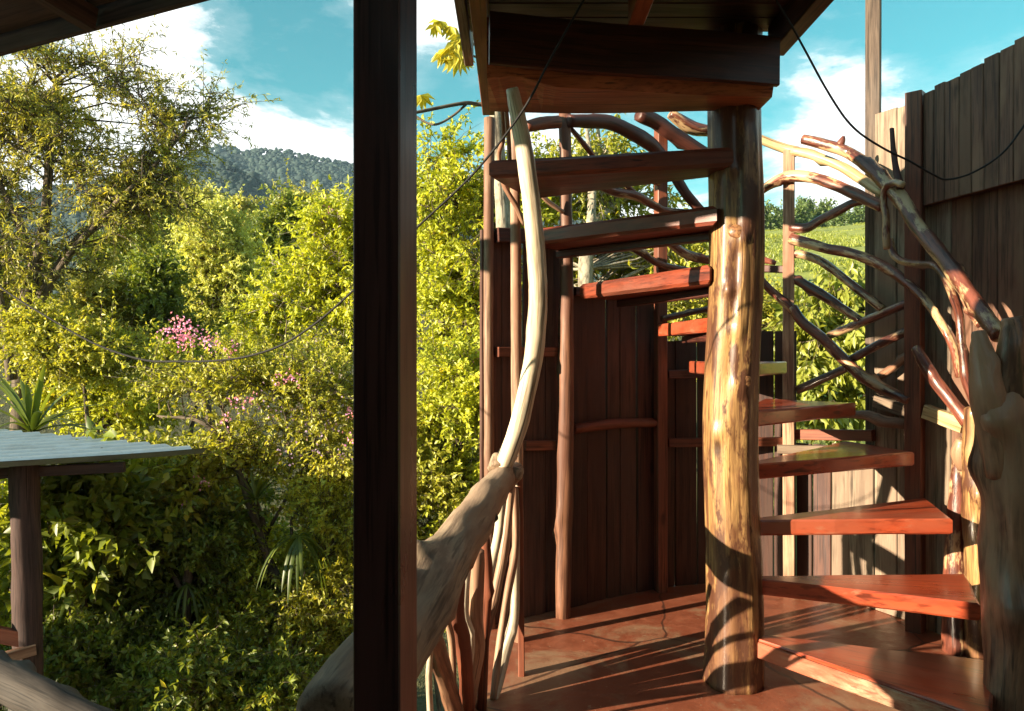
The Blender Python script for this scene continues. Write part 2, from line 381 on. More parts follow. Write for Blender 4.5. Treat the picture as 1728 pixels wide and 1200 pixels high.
def ground_mat():
    m, t, out = new_mat('grass and forest floor')
    g = N(t, 'ShaderNodeNewGeometry'); v = g.outputs['Position']
    a = tex_noise(t, v, 0.12, 6, 0.65); f = tex_noise(t, v, 1.1, 6, 0.75); s = tex_noise(t, mapping(t, v, (1, 1, 3)), 0.5, 4, 0.7)
    grass = mixc(t, ramp(t, f, [(0.35, 0), (0.65, 1)]), (0.16, 0.20, 0.030), (0.30, 0.32, 0.060))
    grass = mixc(t, ramp(t, s, [(0.55, 0), (0.68, 0.7)]), grass, (0.10, 0.13, 0.025))
    wood_f = mixc(t, f, (0.030, 0.038, 0.010), (0.09, 0.085, 0.03))
    sx = N(t, 'ShaderNodeSeparateXYZ'); L(t, v, sx.inputs[0])
    dv = N(t, 'ShaderNodeMath', operation='MULTIPLY_ADD'); L(t, sx.outputs[1], dv.inputs[0]); dv.inputs[1].default_value = -0.16; L(t, sx.outputs[0], dv.inputs[2])
    dw = N(t, 'ShaderNodeMath', operation='MULTIPLY_ADD'); L(t, dv.outputs[0], dw.inputs[0]); dw.inputs[1].default_value = 0.4; dw.inputs[2].default_value = -0.6
    w = ramp(t, dw.outputs[0], [(0.0, 0), (1.0, 1)])
    col = mixc(t, w, wood_f, grass)
    b = N(t, 'ShaderNodeBsdfPrincipled'); L(t, col, b.inputs['Base Color']); b.inputs['Roughness'].default_value = 0.9
    bp = N(t, 'ShaderNodeBump'); bp.inputs['Strength'].default_value = 0.6; bp.inputs['Distance'].default_value = 0.5
    L(t, f, bp.inputs['Height']); L(t, bp.outputs[0], b.inputs['Normal'])
    L(t, b.outputs[0], out.inputs[0]); return m
M['ground'] = ground_mat()

M['lf_yellow'] = leaf_mat('sunny yellow green leaf', (0.145, 0.172, 0.013), (0.37, 0.385, 0.036), (0.42, 0.34, 0.04))
M['lf_mid'] = leaf_mat('mid green leaf', (0.125, 0.14, 0.016), (0.33, 0.32, 0.042), (0.36, 0.32, 0.05))
M['lf_olive'] = leaf_mat('olive feathery leaf', (0.12, 0.125, 0.025), (0.31, 0.30, 0.06), (0.42, 0.36, 0.05))
M['lf_pale'] = leaf_mat('pale feathery leaf', (0.24, 0.26, 0.06), (0.42, 0.43, 0.13))
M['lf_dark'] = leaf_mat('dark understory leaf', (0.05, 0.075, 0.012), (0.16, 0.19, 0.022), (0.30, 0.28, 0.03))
M['lf_big'] = leaf_mat('drooping broad leaf', (0.10, 0.13, 0.022), (0.26, 0.27, 0.05), (0.36, 0.30, 0.05), rough=0.35)
M['lf_cecropia'] = leaf_mat('yellowing palmate leaf', (0.24, 0.22, 0.025), (0.44, 0.40, 0.04), (0.30, 0.16, 0.06))
M['lf_far'] = leaf_mat('far tree leaf', (0.045, 0.075, 0.022), (0.11, 0.15, 0.04))
M['lf_strap'] = leaf_mat('strap leaf', (0.035, 0.055, 0.010), (0.10, 0.125, 0.02), rough=0.4)
M['pink'] = leaf_mat('pink petal', (0.42, 0.13, 0.33), (0.58, 0.29, 0.49))
M['mauve'] = leaf_mat('mauve petal', (0.18, 0.11, 0.22), (0.30, 0.21, 0.33))
M['hill'] = leaf_mat('hill forest', (0.012, 0.024, 0.021), (0.030, 0.050, 0.038), trans=0.1, rough=0.9)

# ------------------------------------------------------------------ terrain
def interp(x, xs, ys): return float(np.interp(x, xs, ys))
def terr(x, y):
    d = math.hypot(x - 1, y - 2)
    a = math.atan2(x, max(y, 0.001)) if y > 0 else (1.6 if x > 0 else -1.6)
    zl = interp(d, [0, 3, 6, 10, 16, 30, 60, 150, 400, 900, 1600], [-2.0, -2.2, -3.0, -3.6, -2.6, 1.2, 5, 6, -6, 20, 40])
    zr = interp(d, [0, 4, 8, 14, 25, 60, 108, 122, 160, 400, 900, 1600], [-2.0, -2.0, -1.4, 0.2, 3.0, 10.5, 18.2, 18.6, 14, -10, 20, 40])
    w = smooth01(a, 0.02, 0.27)
    z = zl * (1 - w) + zr * w
    if d > 5: z += (mnoise.noise(Vector((x * 0.06, y * 0.06, 0))) * 0.9 + mnoise.noise(Vector((x * 0.2, y * 0.2, 5))) * 0.25) * min(1, (d - 5) / 12)
    return z
rings = np.concatenate([np.linspace(0.5, 12, 20), np.geomspace(12.8, 180, 60), np.geomspace(190, 1500, 22)])
na = 180
V = [(1, 2, terr(1, 2))]
for r in rings:
    for k in range(na):
        a = 2 * math.pi * k / na; x, y = 1 + r * math.sin(a), 2 + r * math.cos(a)
        V.append((x, y, terr(x, y)))
Fc = [(0, 1 + (k + 1) % na, 1 + k) for k in range(na)]
for i in range(len(rings) - 1):
    for k in range(na):
        a, b = 1 + i * na + k, 1 + i * na + (k + 1) % na
        Fc.append((a, b, b + na, a + na))
props(mesh_obj('ground', V, Fc, M['ground'], smooth=True), kind='structure')

# far mountains: ridge lines given as (photo px, photo py at the crest), with a distance
def mountain(name, prof, dist, depth, seed, crown_r, ncrown):
    rng = np.random.default_rng(seed)
    pxs = [p[0] for p in prof]; pys = [p[1] for p in prof]
    nx, ny = 120, 26
    def zc(px): return EYE - (interp(px, pxs, pys) - CY) / F * dist
    V, Fc = [], []
    def surf(u, v):                                     # v: 0 foot .. 1 crest .. 1.35 back
        px = pxs[0] + (pxs[-1] - pxs[0]) * u
        Y = dist - depth * (1 - v)
        x = PX(px, dist) * (0.65 + 0.35 * v)
        top = zc(px)
        h = (v ** 1.25 if v <= 1 else 1 - (v - 1) * 0.9)
        rid = mnoise.noise(Vector((x / dist * 9, v * 1.6, seed))) * 0.16 * (1 - abs(2 * min(v, 1) - 1)) + mnoise.noise(Vector((x / dist * 28, v * 4, seed))) * 0.05 * (1 - v if v < 1 else 0)
        return (x, Y, -15 + (top + 15) * (h + rid))
    for j in range(ny):
        for i in range(nx): V.append(surf(i / (nx - 1), 1.35 * j / (ny - 1)))
    for j in range(ny - 1):
        for i in range(nx - 1):
            a = j * nx + i; Fc.append((a, a + 1, a + nx + 1, a + nx))
    tn = rng.uniform(0, 0.5, len(V))
    props(mesh_obj(name, V, Fc, M['hill'], smooth=True, tone=tn), kind='structure')
    # forest canopy: uncountable crowns
    bv = np.array([(0, 0, 1), (0.89, 0, .45), (.28, .85, .45), (-.72, .53, .45), (-.72, -.53, .45), (.28, -.85, .45), (.72, .53, -.45), (-.28, .85, -.45), (-.89, 0, -.45), (-.28, -.85, -.45), (.72, -.53, -.45)])
    bf = np.array([(0, 1, 2), (0, 2, 3), (0, 3, 4), (0, 4, 5), (0, 5, 1), (1, 6, 2), (2, 7, 3), (3, 8, 4), (4, 9, 5), (5, 10, 1), (6, 7, 2), (7, 8, 3), (8, 9, 4), (9, 10, 5), (10, 6, 1)])
    AV, AF, AT = [], [], []
    for n in range(ncrown):
        p = np.array(surf(rng.uniform(), rng.uniform(0.15, 1.04)))
        s = crown_r * (0.55 + 0.30 * rng.exponential())
        w = bv * np.array([s, s, s * rng.uniform(0.6, 1.1)]) * rng.uniform(0.75, 1.2, (11, 1)) + p
        p[2] -= 0.2 * s; AF.append(bf + 11 * n); AV.append(w); AT.append(np.full(11, rng.uniform(0, 1)) + rng.uniform(-.15, .15, 11))
    props(mesh_obj('hill_forest', np.concatenate(AV), np.concatenate(AF), M['hill'], tone=np.clip(np.concatenate(AT), 0, 1)), 'dense forest covering the far hillside', 'forest', kind='stuff')

mountain('mountain', [(-700, 300), (-300, 330), (0, 345), (200, 308), (280, 282), (335, 252), (380, 246), (420, 254), (470, 251), (520, 262), (570, 270), (620, 285), (700, 330), (860, 345), (1000, 360), (1250, 420)], 900, 420, 3, 3.0, 34000)
mountain('foothill', [(-500, 380), (0, 330), (250, 290), (330, 275), (385, 277), (430, 300), (470, 325), (520, 338), (560, 318), (610, 300), (720, 320), (850, 400), (950, 440)], 520, 240, 8, 2.6, 14000)

# ------------------------------------------------------------------ the platform
FL = [(-0.42, -2.2), (2.95, -2.2), (2.75, 1.8), (2.40, 4.15), (2.30, 4.5), (1.98, 4.95), (1.62, 5.14), (1.25, 5.16), (0.85, 5.04), (0.50, 4.80), (0.10, 4.55), (-0.20, 4.38), (-0.16, 3.75), (-0.30, 2.5), (-0.42, 1.5)]
def floor_slab():
    n = len(FL); c = len(FL) * 2
    V = [(x, y, -0.16) for x, y in FL] + [(x, y, 0.0) for x, y in FL]
    Fc = [tuple(range(n, 2 * n)), tuple(range(n - 1, -1, -1))] + [(k, (k + 1) % n, n + (k + 1) % n, n + k) for k in range(n)]
    props(mesh_obj('floor', V, Fc, M['floor']), kind='structure')
floor_slab()
# foundation that carries the platform on the slope
fd = [(x * 0.94 + 0.07, y * 0.95 + 0.06) for x, y in FL]
n = len(fd)
props(mesh_obj('foundation', [(x, y, -3.4) for x, y in fd] + [(x, y, -0.165) for x, y in fd],
      [tuple(range(n, 2 * n)), tuple(range(n - 1, -1, -1))] + [(k, (k + 1) % n, n + (k + 1) % n, n + k) for k in range(n)], M['floor']), kind='structure')

# ------------------------------------------------------------------ spiral stair
PC = (1.02, 3.53)
stair = thing('spiral_staircase', 'spiral staircase of thick red treads around a golden log post', 'staircase', (PC[0], PC[1], 0))
def centre_post():
    segs, n = 64, 150; H = 3.05; V, G = [], []
    kn = [(2.33 - 0.0, -2.0, .035, .05), (2.02, -1.75, .045, .04), (1.62, -1.75, .05, .03), (1.36, -1.55, .05, .03), (1.79, -2.05, .03, .05), (0.95, -1.45, .04, .02), (0.55, -1.9, .03, .02), (1.15, -2.3, .04, .02), (2.6, -1.2, .05, .03)]
    for i in range(n + 1):
        z = H * i / n
        cx = PC[0] - 0.012 * math.sin(z * 1.4) + 0.01 * math.sin(z * 4); cy = PC[1] + 0.01 * math.sin(z * 1.9 + 1)
        rr = 0.126 - 0.011 * z / H + 0.012 * math.exp(-z / 0.15)
        for k in range(segs):
            a = 2 * math.pi * k / segs
            tw = a + 0.12 * math.sin(z * 1.7)
            f = 1 + 0.035 * math.sin(3 * tw + 1) + 0.03 * math.sin(5 * tw + z * 0.8) + 0.016 * math.sin(9 * tw - z * 1.1) + 0.012 * math.sin(z * 7 + 2 * a) + 0.012 * mnoise.noise(Vector((math.cos(a) * 3, math.sin(a) * 3, z * 5)))
            f -= 0.10 * math.exp(-((math.atan2(math.sin(tw + 1.86), math.cos(tw + 1.86))) / 0.13) ** 2) * smooth01(z, 1.2, 1.5)
            for (kz, ka, ks, kh) in kn:
                da = math.atan2(math.sin(a - ka), math.cos(a - ka)) * 0.12
                q = ((z - kz) / ks) ** 2 + (da / (ks * 0.8)) ** 2
                f += kh * 3.2 * math.exp(-q * q * 1.2)
            V.append((cx + rr * f * math.cos(a), cy + rr * f * math.sin(a), z)); G.append((rr * math.cos(a), rr * math.sin(a), z))
    Fc = []
    for i in range(n):
        for k in range(segs):
            a, b = i * segs + k, i * segs + (k + 1) % segs; Fc.append((a, b, b + segs, a + segs))
    Fc.append(tuple(range(segs - 1, -1, -1))); Fc.append(tuple(range(n * segs, (n + 1) * segs)))
    o = mesh_obj('centre_post', V, Fc, M['post_gold'], stair, grain=G, smooth=True, label='thick golden varnished log post with knots and lengthwise grooves')
    # sawn-off side branches
    for (z, a, r, l) in [(2.03, -1.80, 0.026, 0.035), (1.60, -1.72, 0.024, 0.022), (1.37, -1.50, 0.027, 0.018)]:
        d = Vector((math.cos(a), math.sin(a), 0.15)); p = Vector((PC[0], PC[1], z)) + d * 0.09
        pole('knot', [p, p + d * (0.026 + l * 0.3), p + d * (0.030 + l * 0.35)], [r * 1.7, r * 1.25, r * 0.9], M['knot'], o, segs=12, sub=3, wob=0.05, seed=int(z * 100))
    return o
centre_post()

def pol(a, r): return (PC[0] + r * math.cos(R(a)), PC[1] + r * math.sin(R(a)))
# number: top height, front (angle, radius), back (angle, radius), inner corners near the post
TR = [
    (0.235, (-53, 1.07), (-19, 1.04), None),
    (0.490, (-24, 0.97), (2, 1.08), None),
    (0.745, (2, 1.02), (25.5, 1.30), None),
    (0.995, (25, 1.20), (47, 1.40), None),
    (1.235, (41, 1.20), (66, 1.33), None),
    (1.465, (60, 1.25), (86, 1.33), None),
    (1.690, (80, 1.26), (96, 1.21), None),
    (1.910, (97, 1.16), (125, 1.10), (0.89, 3.47)),
    (2.165, (122, 1.12), (150, 1.09), (0.905, 3.405)),
    (2.415, (148, 1.10), (176, 1.13), (0.97, 3.375)),
]
for i, (z, (a0, r0), (a1, r1), inn) in enumerate(TR):
    mid = (a0 + a1) / 2
    ia = pol(a0, 0.10) if i > 0 else pol(a0 + 4, 0.11)
    ib = inn if inn else pol(a1, 0.09)
    p0, p1 = pol(a0, r0), pol(a1, r1)
    rng = random.Random(i)
    def edge(p, q, m, amp):
        out = []
        for k in range(1, m):
            t = k / m; out.append((p[0] + (q[0] - p[0]) * t + rng.uniform(-amp, amp), p[1] + (q[1] - p[1]) * t + rng.uniform(-amp, amp)))
        return out
    poly = [ia] + edge(ia, p0, 5, 0.004) + [p0] + edge(p0, p1, 3, 0.008) + [p1] + edge(p1, ib, 5, 0.006) + [ib]
    th = (0.088 if i == 0 else 0.072) if i < 7 else 0.085
    tr_o = prism('tread', poly, z - th, z, M['tread'] if i < 7 else M['tread_dull'], stair, axis=(math.cos(R(mid)), math.sin(R(mid)), 0), bev=0.008 if i < 7 else 0.016)
    if i == 0:
        dn = (Vector(p0) - Vector(ia)).normalized(); nn = Vector((dn.y, -dn.x)); qa = Vector(ia) + nn * 0.008 + dn * 0.02; qb = Vector(p0) + nn * 0.008
        board('nosing', (qa.x, qa.y, z - th * 0.52), (qb.x, qb.y, z - th * 0.52), th * 0.8, 0.014, M['worn_edge'], tr_o, nseg=6, warp=0.001)
    # bearer that carries each tread under its middle
    if 0 < i < 9:
        q0 = Vector((*pol(mid, 0.08), z - th - 0.022)); q1 = Vector((*pol(mid, min(r0, r1) * 0.97), z - th - 0.022))
        if i >= 6: board('bearer', q0, q1, 0.04, 0.05, M['darkred'], stair, seed=i)

# ------------------------------------------------------------------ curved wall of planks behind the stair
WP = [(812, 4.22), (883, 4.40), (967, 4.58), (1033, 4.76), (1117, 4.97), (1192, 5.06), (1262, 5.07), (1332, 4.97), (1400, 4.78), (1474, 4.55), (1545, 4.30), (1603, 4.06)]
wall_pts = [Vector((PX(p, y), y, 0)) for p, y in WP]
def wallY(px): return float(np.interp(px, [p for p, _ in WP], [y for _, y in WP]))
def wall_top(px):
    if px < 900: return 2.19
    if px < 962: return 2.17
    if px < 1112: return 1.90
    if px < 1195: return 1.60
    if px < 1332: return 1.66
    if px < 1458: return 0.95
    return 2.90 + 0.02 * math.sin(px * 0.7)
swall = thing('plank_wall', 'curved brown plank wall wrapping round the back of the spiral stair', 'wall', (1.2, 5.05, 0))
def walk(pts, wmin, wmax, seed):
    rng = random.Random(seed); cum = [0]
    for a, b in zip(pts, pts[1:]): cum.append(cum[-1] + (b - a).length)
    def at(s):
        for i in range(len(pts) - 1):
            if s <= cum[i + 1] + 1e-6:
                t = (s - cum[i]) / (cum[i + 1] - cum[i]); return pts[i].lerp(pts[i + 1], t)
        return pts[-1]
    s = 0; out = []
    while s < cum[-1] - 0.05:
        w = min(rng.uniform(wmin, wmax), cum[-1] - s); out.append((at(s), at(s + w))); s += w
    return out
for i, (a, b) in enumerate(walk(wall_pts, 0.105, 0.165, 5)):
    rng = random.Random(i + 50); mid = (a + b) / 2; d = (b - a); w = d.length; d.normalize()
    px = CX + mid.x / mid.y * F; top = wall_top(px) + rng.uniform(-0.012, 0.012)
    nrm = Vector((-d.y, d.x, 0)); off = nrm * (0.012 + rng.uniform(-0.004, 0.006))
    m = M['plank_grey'] if px > 1395 else M['plank_red']
    lean = d * rng.uniform(-0.004, 0.004)
    board('plank', mid + off + Vector((0, 0, 0.003)), mid + off + lean + Vector((0, 0, top)), w - 0.005, 0.022, m, swall, up=d, seed=i, warp=0.0015, nseg=4)
# framing posts
def sq_post(name, px, Y, z0, z1, w, mat, parent, rot=0.0, label=None):
    p = Vector((PX(px, Y), Y, 0)); u = Vector((math.cos(rot), math.sin(rot), 0))
    return board(name, p + Vector((0, 0, z0)), p + Vector((0, 0, z1)), w, w, mat, parent, up=u, bev=0.005, nseg=4, warp=0.002, label=label)
pole('post', [P(950, 1043, 4.42), P(953, 800, 4.43), P(956, 500, 4.45), P(953, 190, 4.45)], [0.045, 0.047, 0.041, 0.035], M['brown_log'], swall, seed=3, knots=4, segs=14, sub=10, label='round log post lit pale near its top')
sq_post('post', 1115, 4.90, 0, 2.98, 0.068, M['redwood'], swall, 0.25)
sq_post('post', 1331, 4.86, 0, 2.79, 0.070, M['stick'], swall, -0.35, label='square post striped by sunlight')
sq_post('post', 1544, 4.20, 0, 2.93, 0.085, M['redwood'], swall, -0.75)
sq_post('post', 1474, 4.66, 0, 4.6, 0.082, M['old_post'], swall, -0.55, label='tall weathered post rising above the wall into the sky')
pole('post', [P(826, 1060, 4.24), P(825, 780, 4.24), P(824, 500, 4.24), P(826, 200, 4.24)], [0.030, 0.031, 0.028, 0.030], M['stick'], swall, seed=9, segs=10, sub=8)
pole('post', [P(874, 1090, 4.05), P(873, 800, 4.05), P(871, 500, 4.02), P(868, 200, 3.98)], [0.030, 0.032, 0.028, 0.025], M['stick'], swall, seed=11, segs=10, sub=8)
# rails nailed between the posts
def rail(pa, pb, w, t, mat, off=0.045, round_=False, seed=0):
    ya, yb = wallY(pa[0]) - off, wallY(pb[0]) - off
    a, b = P(pa[0], pa[1], ya), P(pb[0], pb[1], yb)
    if round_: return pole('rail', [a, (a + b) / 2 + Vector((0, 0, 0.01)), b], w / 2, mat, swall, seed=seed, segs=10, sub=6, wob=0.12)
    return board('rail', a, b, w, t, mat, swall, seed=seed, bev=0.004)
rail((838, 594), (941, 594), 0.055, 0.05, M['redwood'])
rail((884, 752), (936, 751), 0.055, 0.05, M['redwood'])
rail((968, 723), (1108, 713), 0.060, 0.05, M['redwood'], round_=True, seed=4)
rail((838, 397), (1000, 402), 0.080, 0.05, M['darkred'])
rail((968, 492), (1110, 486), 0.050, 0.05, M['darkred'])
rail((1128, 747), (1325, 745), 0.055, 0.05, M['redwood'])
rail((1128, 632), (1325, 625), 0.055, 0.05, M['plank_red'])
rail((1345, 733), (1474, 735), 0.065, 0.05, M['redwood'])
rail((1477, 677), (1534, 696), 0.070, 0.04, M['plank_grey'])
board('rail', P(1312, 758, 4.62), P(1400, 760, 4.55), 0.05, 0.05, M['plank_grey'], swall, seed=4)
board('rail', P(1562, 694, 4.14), P(1628, 719, 3.94), 0.075, 0.05, M['branch_pale'], swall, seed=5)
board('rail', P(1276, 453, 4.96), P(1325, 455, 4.86), 0.045, 0.04, M['darkred'], swall, seed=6)

# ------------------------------------------------------------------ branch balustrade between the posts
brl = thing('branch_balustrade', 'balustrade of twisted varnished branches fixed between the stair posts', 'balustrade', (1.9, 4.75, 0))
def trace(name, pts, th, mat, parent, off=0.06, Y=None, seed=0, knots=1, label=None, segs=10, **kw):
    q, rr = [], []
    for i, (px, py) in enumerate(pts):
        y = (Y[i] if hasattr(Y, '__len__') else Y) if Y is not None else wallY(px) - off
        t = th[i] if hasattr(th, '__len__') else th
        q.append(P(px, py, y)); rr.append(t * 0.5 * y / F)
    return pole(name, q, rr, mat, parent, seed=seed, knots=knots + 1, label=label, segs=segs, **kw)
B = M['branch']; BP = M['branch_pale']
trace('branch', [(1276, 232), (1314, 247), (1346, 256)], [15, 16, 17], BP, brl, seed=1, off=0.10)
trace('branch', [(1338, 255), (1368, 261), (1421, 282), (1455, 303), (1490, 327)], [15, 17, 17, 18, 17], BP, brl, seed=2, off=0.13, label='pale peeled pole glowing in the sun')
trace('branch', [(1277, 328), (1297, 313), (1325, 299), (1353, 298), (1382, 303), (1424, 319), (1455, 333), (1489, 349)], [12, 15, 18, 19, 19, 19, 20, 19], B, brl, seed=3, off=0.17)
trace('branch', [(1335, 385), (1362, 384), (1387, 370), (1416, 356), (1438, 344), (1460, 339)], [17, 16, 16, 16, 14, 12], B, brl, seed=4, off=0.12)
trace('branch', [(1335, 403), (1365, 411), (1396, 420), (1433, 427), (1467, 438), (1501, 455), (1537, 482), (1560, 505), (1580, 533), (1597, 562), (1611, 596), (1618, 636)], [20, 19, 17, 17, 18, 18, 15, 14, 13, 13, 13, 12], B, brl, seed=5, off=0.15, knots=3)
trace('branch', [(1335, 428), (1359, 431), (1387, 442), (1416, 463), (1444, 486), (1489, 521)], [15, 14, 14, 13, 14, 14], B, brl, seed=6, off=0.10)
trace('branch', [(1335, 469), (1353, 478), (1382, 495), (1416, 517), (1452, 541)], [14, 16, 18, 15, 13], B, brl, seed=7, off=0.10, knots=2)
trace('branch', [(1277, 465), (1302, 491), (1338, 523)], [12, 14, 15], B, brl, seed=8, off=0.14)
trace('branch', [(1338, 518), (1353, 542), (1387, 570), (1421, 604), (1455, 635), (1489, 655), (1534, 677)], [14, 17, 18, 19, 21, 20, 17], B, brl, seed=9, off=0.15, knots=3)
trace('branch', [(1399, 567), (1467, 539), (1534, 510)], [13, 14, 14], B, brl, seed=10, off=0.10)
trace('branch', [(1436, 606), (1489, 579), (1534, 558)], [13, 16, 15], B, brl, seed=11, off=0.10)
trace('branch', [(1346, 658), (1399, 635), (1432, 620)], [15, 14, 13], M['trunk_dark'], brl, seed=12, off=0.10)
trace('branch', [(1481, 638), (1506, 621), (1534, 598)], [13, 14, 14], M['trunk_dark'], brl, seed=13, off=0.08)
trace('branch', [(1396, 702), (1440, 700), (1466, 702), (1489, 711), (1530, 715)], [10, 13, 17, 19, 18], M['stick'], brl, seed=15, off=0.10)
trace('branch', [(1272, 435), (1290, 439), (1309, 444)], [10, 11, 8], B, brl, seed=16, off=0.10)
trace('branch', [(1274, 334), (1284, 348), (1276, 366)], [9, 14, 8], B, brl, seed=17, off=0.15)
# behind the left half of the stair
trace('branch', [(888, 214), (917, 208), (942, 206)], [20, 22, 22], M['redwood'], brl, seed=20, off=0.14)
trace('branch', [(960, 204), (990, 204), (1028, 207), (1063, 223), (1092, 240), (1112, 258), (1135, 290), (1156, 325), (1192, 368)], [22, 22, 23, 25, 25, 22, 19, 18, 18], M['darkred'], brl, seed=21, off=0.16, knots=2)
trace('branch', [(1078, 193), (1109, 208), (1144, 232), (1200, 266)], [24, 27, 26, 22], M['darkred'], brl, seed=22, off=0.12)
trace('branch', [(1132, 192), (1165, 214), (1202, 222)], [18, 24, 18], B, brl, seed=23, off=0.05)
trace('branch', [(962, 296), (981, 305), (1004, 308), (1033, 322), (1063, 328), (1080, 334), (1106, 348), (1127, 356), (1200, 360)], [9, 11, 14, 15, 16, 15, 14, 12, 11], B, brl, seed=24, off=0.12, knots=2)
trace('branch', [(1042, 298), (1063, 319), (1080, 334)], [9, 10, 9], B, brl, seed=25, off=0.10)
trace('branch', [(1046, 298), (1080, 299), (1112, 309)], [9, 10, 11], B, brl, seed=26, off=0.12)
trace('branch', [(1030, 400), (1077, 424), (1121, 449), (1190, 462)], [11, 13, 13, 11], B, brl, seed=27, off=0.12)
trace('branch', [(1118, 400), (1144, 421), (1168, 433), (1200, 440)], [11, 16, 16, 14], B, brl, seed=28, off=0.12)
trace('branch', [(961, 214), (981, 238), (1000, 262)], [7, 9, 9], B, brl, seed=29, off=0.10)
trace('branch', [(1118, 538), (1155, 530), (1202, 520)], [11, 11, 10], B, brl, seed=30, off=0.12)
trace('branch', [(905, 320), (925, 340), (950, 358)], [7, 9, 8], M['stick'], brl, seed=31, off=0.14)

# ------------------------------------------------------------------ right-hand newel trunk and its handrail
newel = thing('trunk_newel', 'massive dark forked tree trunk standing as newel at the foot of the stair', 'post', (1.88, 2.92, 0))
pole('trunk', [(1.885, 2.92, 0.0), P(1712, 1100, 2.92), P(1705, 900, 2.92), P(1700, 750, 2.92), P(1692, 660, 2.93), P(1688, 600, 2.95)], [0.115, 0.100, 0.095, 0.098, 0.088, 0.05], M['trunk_dark'], newel, seed=41, knots=9, segs=28, sub=10, wob=0.12)
pole('fork', [P(1700, 720, 2.92), P(1708, 620, 2.88), P(1711, 560, 2.87), P(1708, 538, 2.87)], [0.085, 0.060, 0.046, 0.036], M['trunk_dark'], newel, seed=42, segs=16, sub=6, wob=0.1)
pole('fork', [P(1690, 800, 2.90), P(1672, 690, 2.89), P(1660, 610, 2.90), P(1652, 560, 2.92)], [0.06, 0.062, 0.045, 0.022], M['trunk_dark'], newel, seed=43, segs=16, sub=8, wob=0.12, knots=2)

hand = thing('branch_handrail', 'thick red brown branch handrail sweeping down to the forked trunk', 'handrail', (1.8, 3.9, 1.4))
def Yh(px): return float(np.interp(px, [1350, 1440, 1500, 1560, 1610, 1680, 1700], [4.55, 4.35, 4.10, 3.75, 3.45, 3.05, 2.98]))
def htrace(name, pts, th, seed, knots=2, mat=B, dy=0.0, **kw):
    return trace(name, pts, th, mat, hand, Y=[Yh(p[0]) + dy for p in pts], seed=seed, knots=knots, segs=14, **kw)
htrace('rail', [(1355, 235), (1382, 241), (1416, 251), (1438, 261), (1467, 282), (1495, 310), (1523, 340), (1549, 384), (1580, 421), (1608, 457), (1637, 498), (1662, 534), (1686, 566)], [16, 18, 20, 20, 23, 25, 26, 26, 27, 27, 27, 28, 28], 51, knots=5)
htrace('knob', [(1414, 252), (1421, 238), (1424, 230)], [16, 12, 5], 52, knots=1)
htrace('twig', [(1505, 217), (1508, 257), (1513, 290), (1520, 318)], [7, 9, 11, 14], 53, knots=1, mat=M['darkred'])
htrace('vine', [(1524, 312), (1507, 309), (1495, 320), (1491, 340), (1495, 365), (1495, 393), (1496, 420)], [10, 13, 13, 12, 12, 13, 11], 54, knots=0, dy=-0.06)
htrace('vine', [(1503, 404), (1507, 428), (1523, 441), (1552, 446), (1577, 448), (1595, 468), (1609, 502), (1619, 535), (1622, 576), (1627, 616), (1630, 640), (1640, 668), (1652, 700)], [11, 12, 13, 13, 14, 14, 14, 14, 14, 14, 15, 15, 14], 55, knots=1, dy=0.05)
htrace('vine', [(1612, 460), (1622, 490), (1637, 525), (1652, 548)], [10, 12, 13, 12], 56, knots=0, dy=0.06)

# outer posts carrying the lower treads
op = thing('stair_post', 'sunlit natural post at the outer ends of the lowest red treads', 'post', (2.30, 3.80, 0))
pole('trunk', [P(1652, 1108, 3.83), P(1651, 1000, 3.80), P(1649, 850, 3.78), P(1648, 690, 3.76)], [0.066, 0.062, 0.062, 0.056], M['post_gold'], op, seed=61, knots=5, segs=20, sub=12, wob=0.1)
op2 = thing('stair_post', 'leaning red branch post with a dark sawn knob behind the lower treads', 'post', (2.22, 3.92, 0))
pole('trunk', [P(1612, 1100, 3.90), P(1610, 960, 3.92), P(1618, 850, 3.94), P(1622, 760, 3.95)], [0.060, 0.052, 0.050, 0.042], M['branch'], op2, seed=62, knots=3, segs=16, sub=10, wob=0.1)
pole('knob', [P(1626, 790, 3.87), P(1620, 765, 3.84), P(1624, 742, 3.82)], [0.030, 0.042, 0.028], M['trunk_dark'], op2, seed=63, segs=14, sub=5, wob=0.12)
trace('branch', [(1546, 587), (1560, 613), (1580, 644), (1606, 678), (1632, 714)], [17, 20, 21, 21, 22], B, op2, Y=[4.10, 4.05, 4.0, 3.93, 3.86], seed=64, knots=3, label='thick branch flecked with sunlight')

# ------------------------------------------------------------------ house wall on the right
hw = thing('house_wall', 'shaded brown plank wall of the house with a band of cladding above', 'wall', (2.4, 3.5, 0))
k0 = wall_pts[-1] + Vector((0.004, -0.002, 0)); dirw = Vector((0.21, -1, 0)).normalized()
hpts = [k0, k0 + dirw * 4.6]
for i, (a, b) in enumerate(walk(hpts, 0.13, 0.17, 21)):
    rng = random.Random(i + 300); mid = (a + b) / 2; d = (b - a); w = d.length; d.normalize(); nrm = Vector((-d.y, d.x, 0))
    board('plank', mid + nrm * rng.uniform(0.008, 0.016) + Vector((0, 0, 0.003)), mid + nrm * rng.uniform(0.008, 0.016) + Vector((0, 0, 2.42)), w - 0.004, 0.022, M['house_plank'], hw, up=d, seed=i, nseg=3, warp=0.001)
c0 = Vector((PX(1553, 4.27), 4.27, 0)); dirc = (hpts[1] - Vector((0.06, 0, 0)) - c0).normalized()
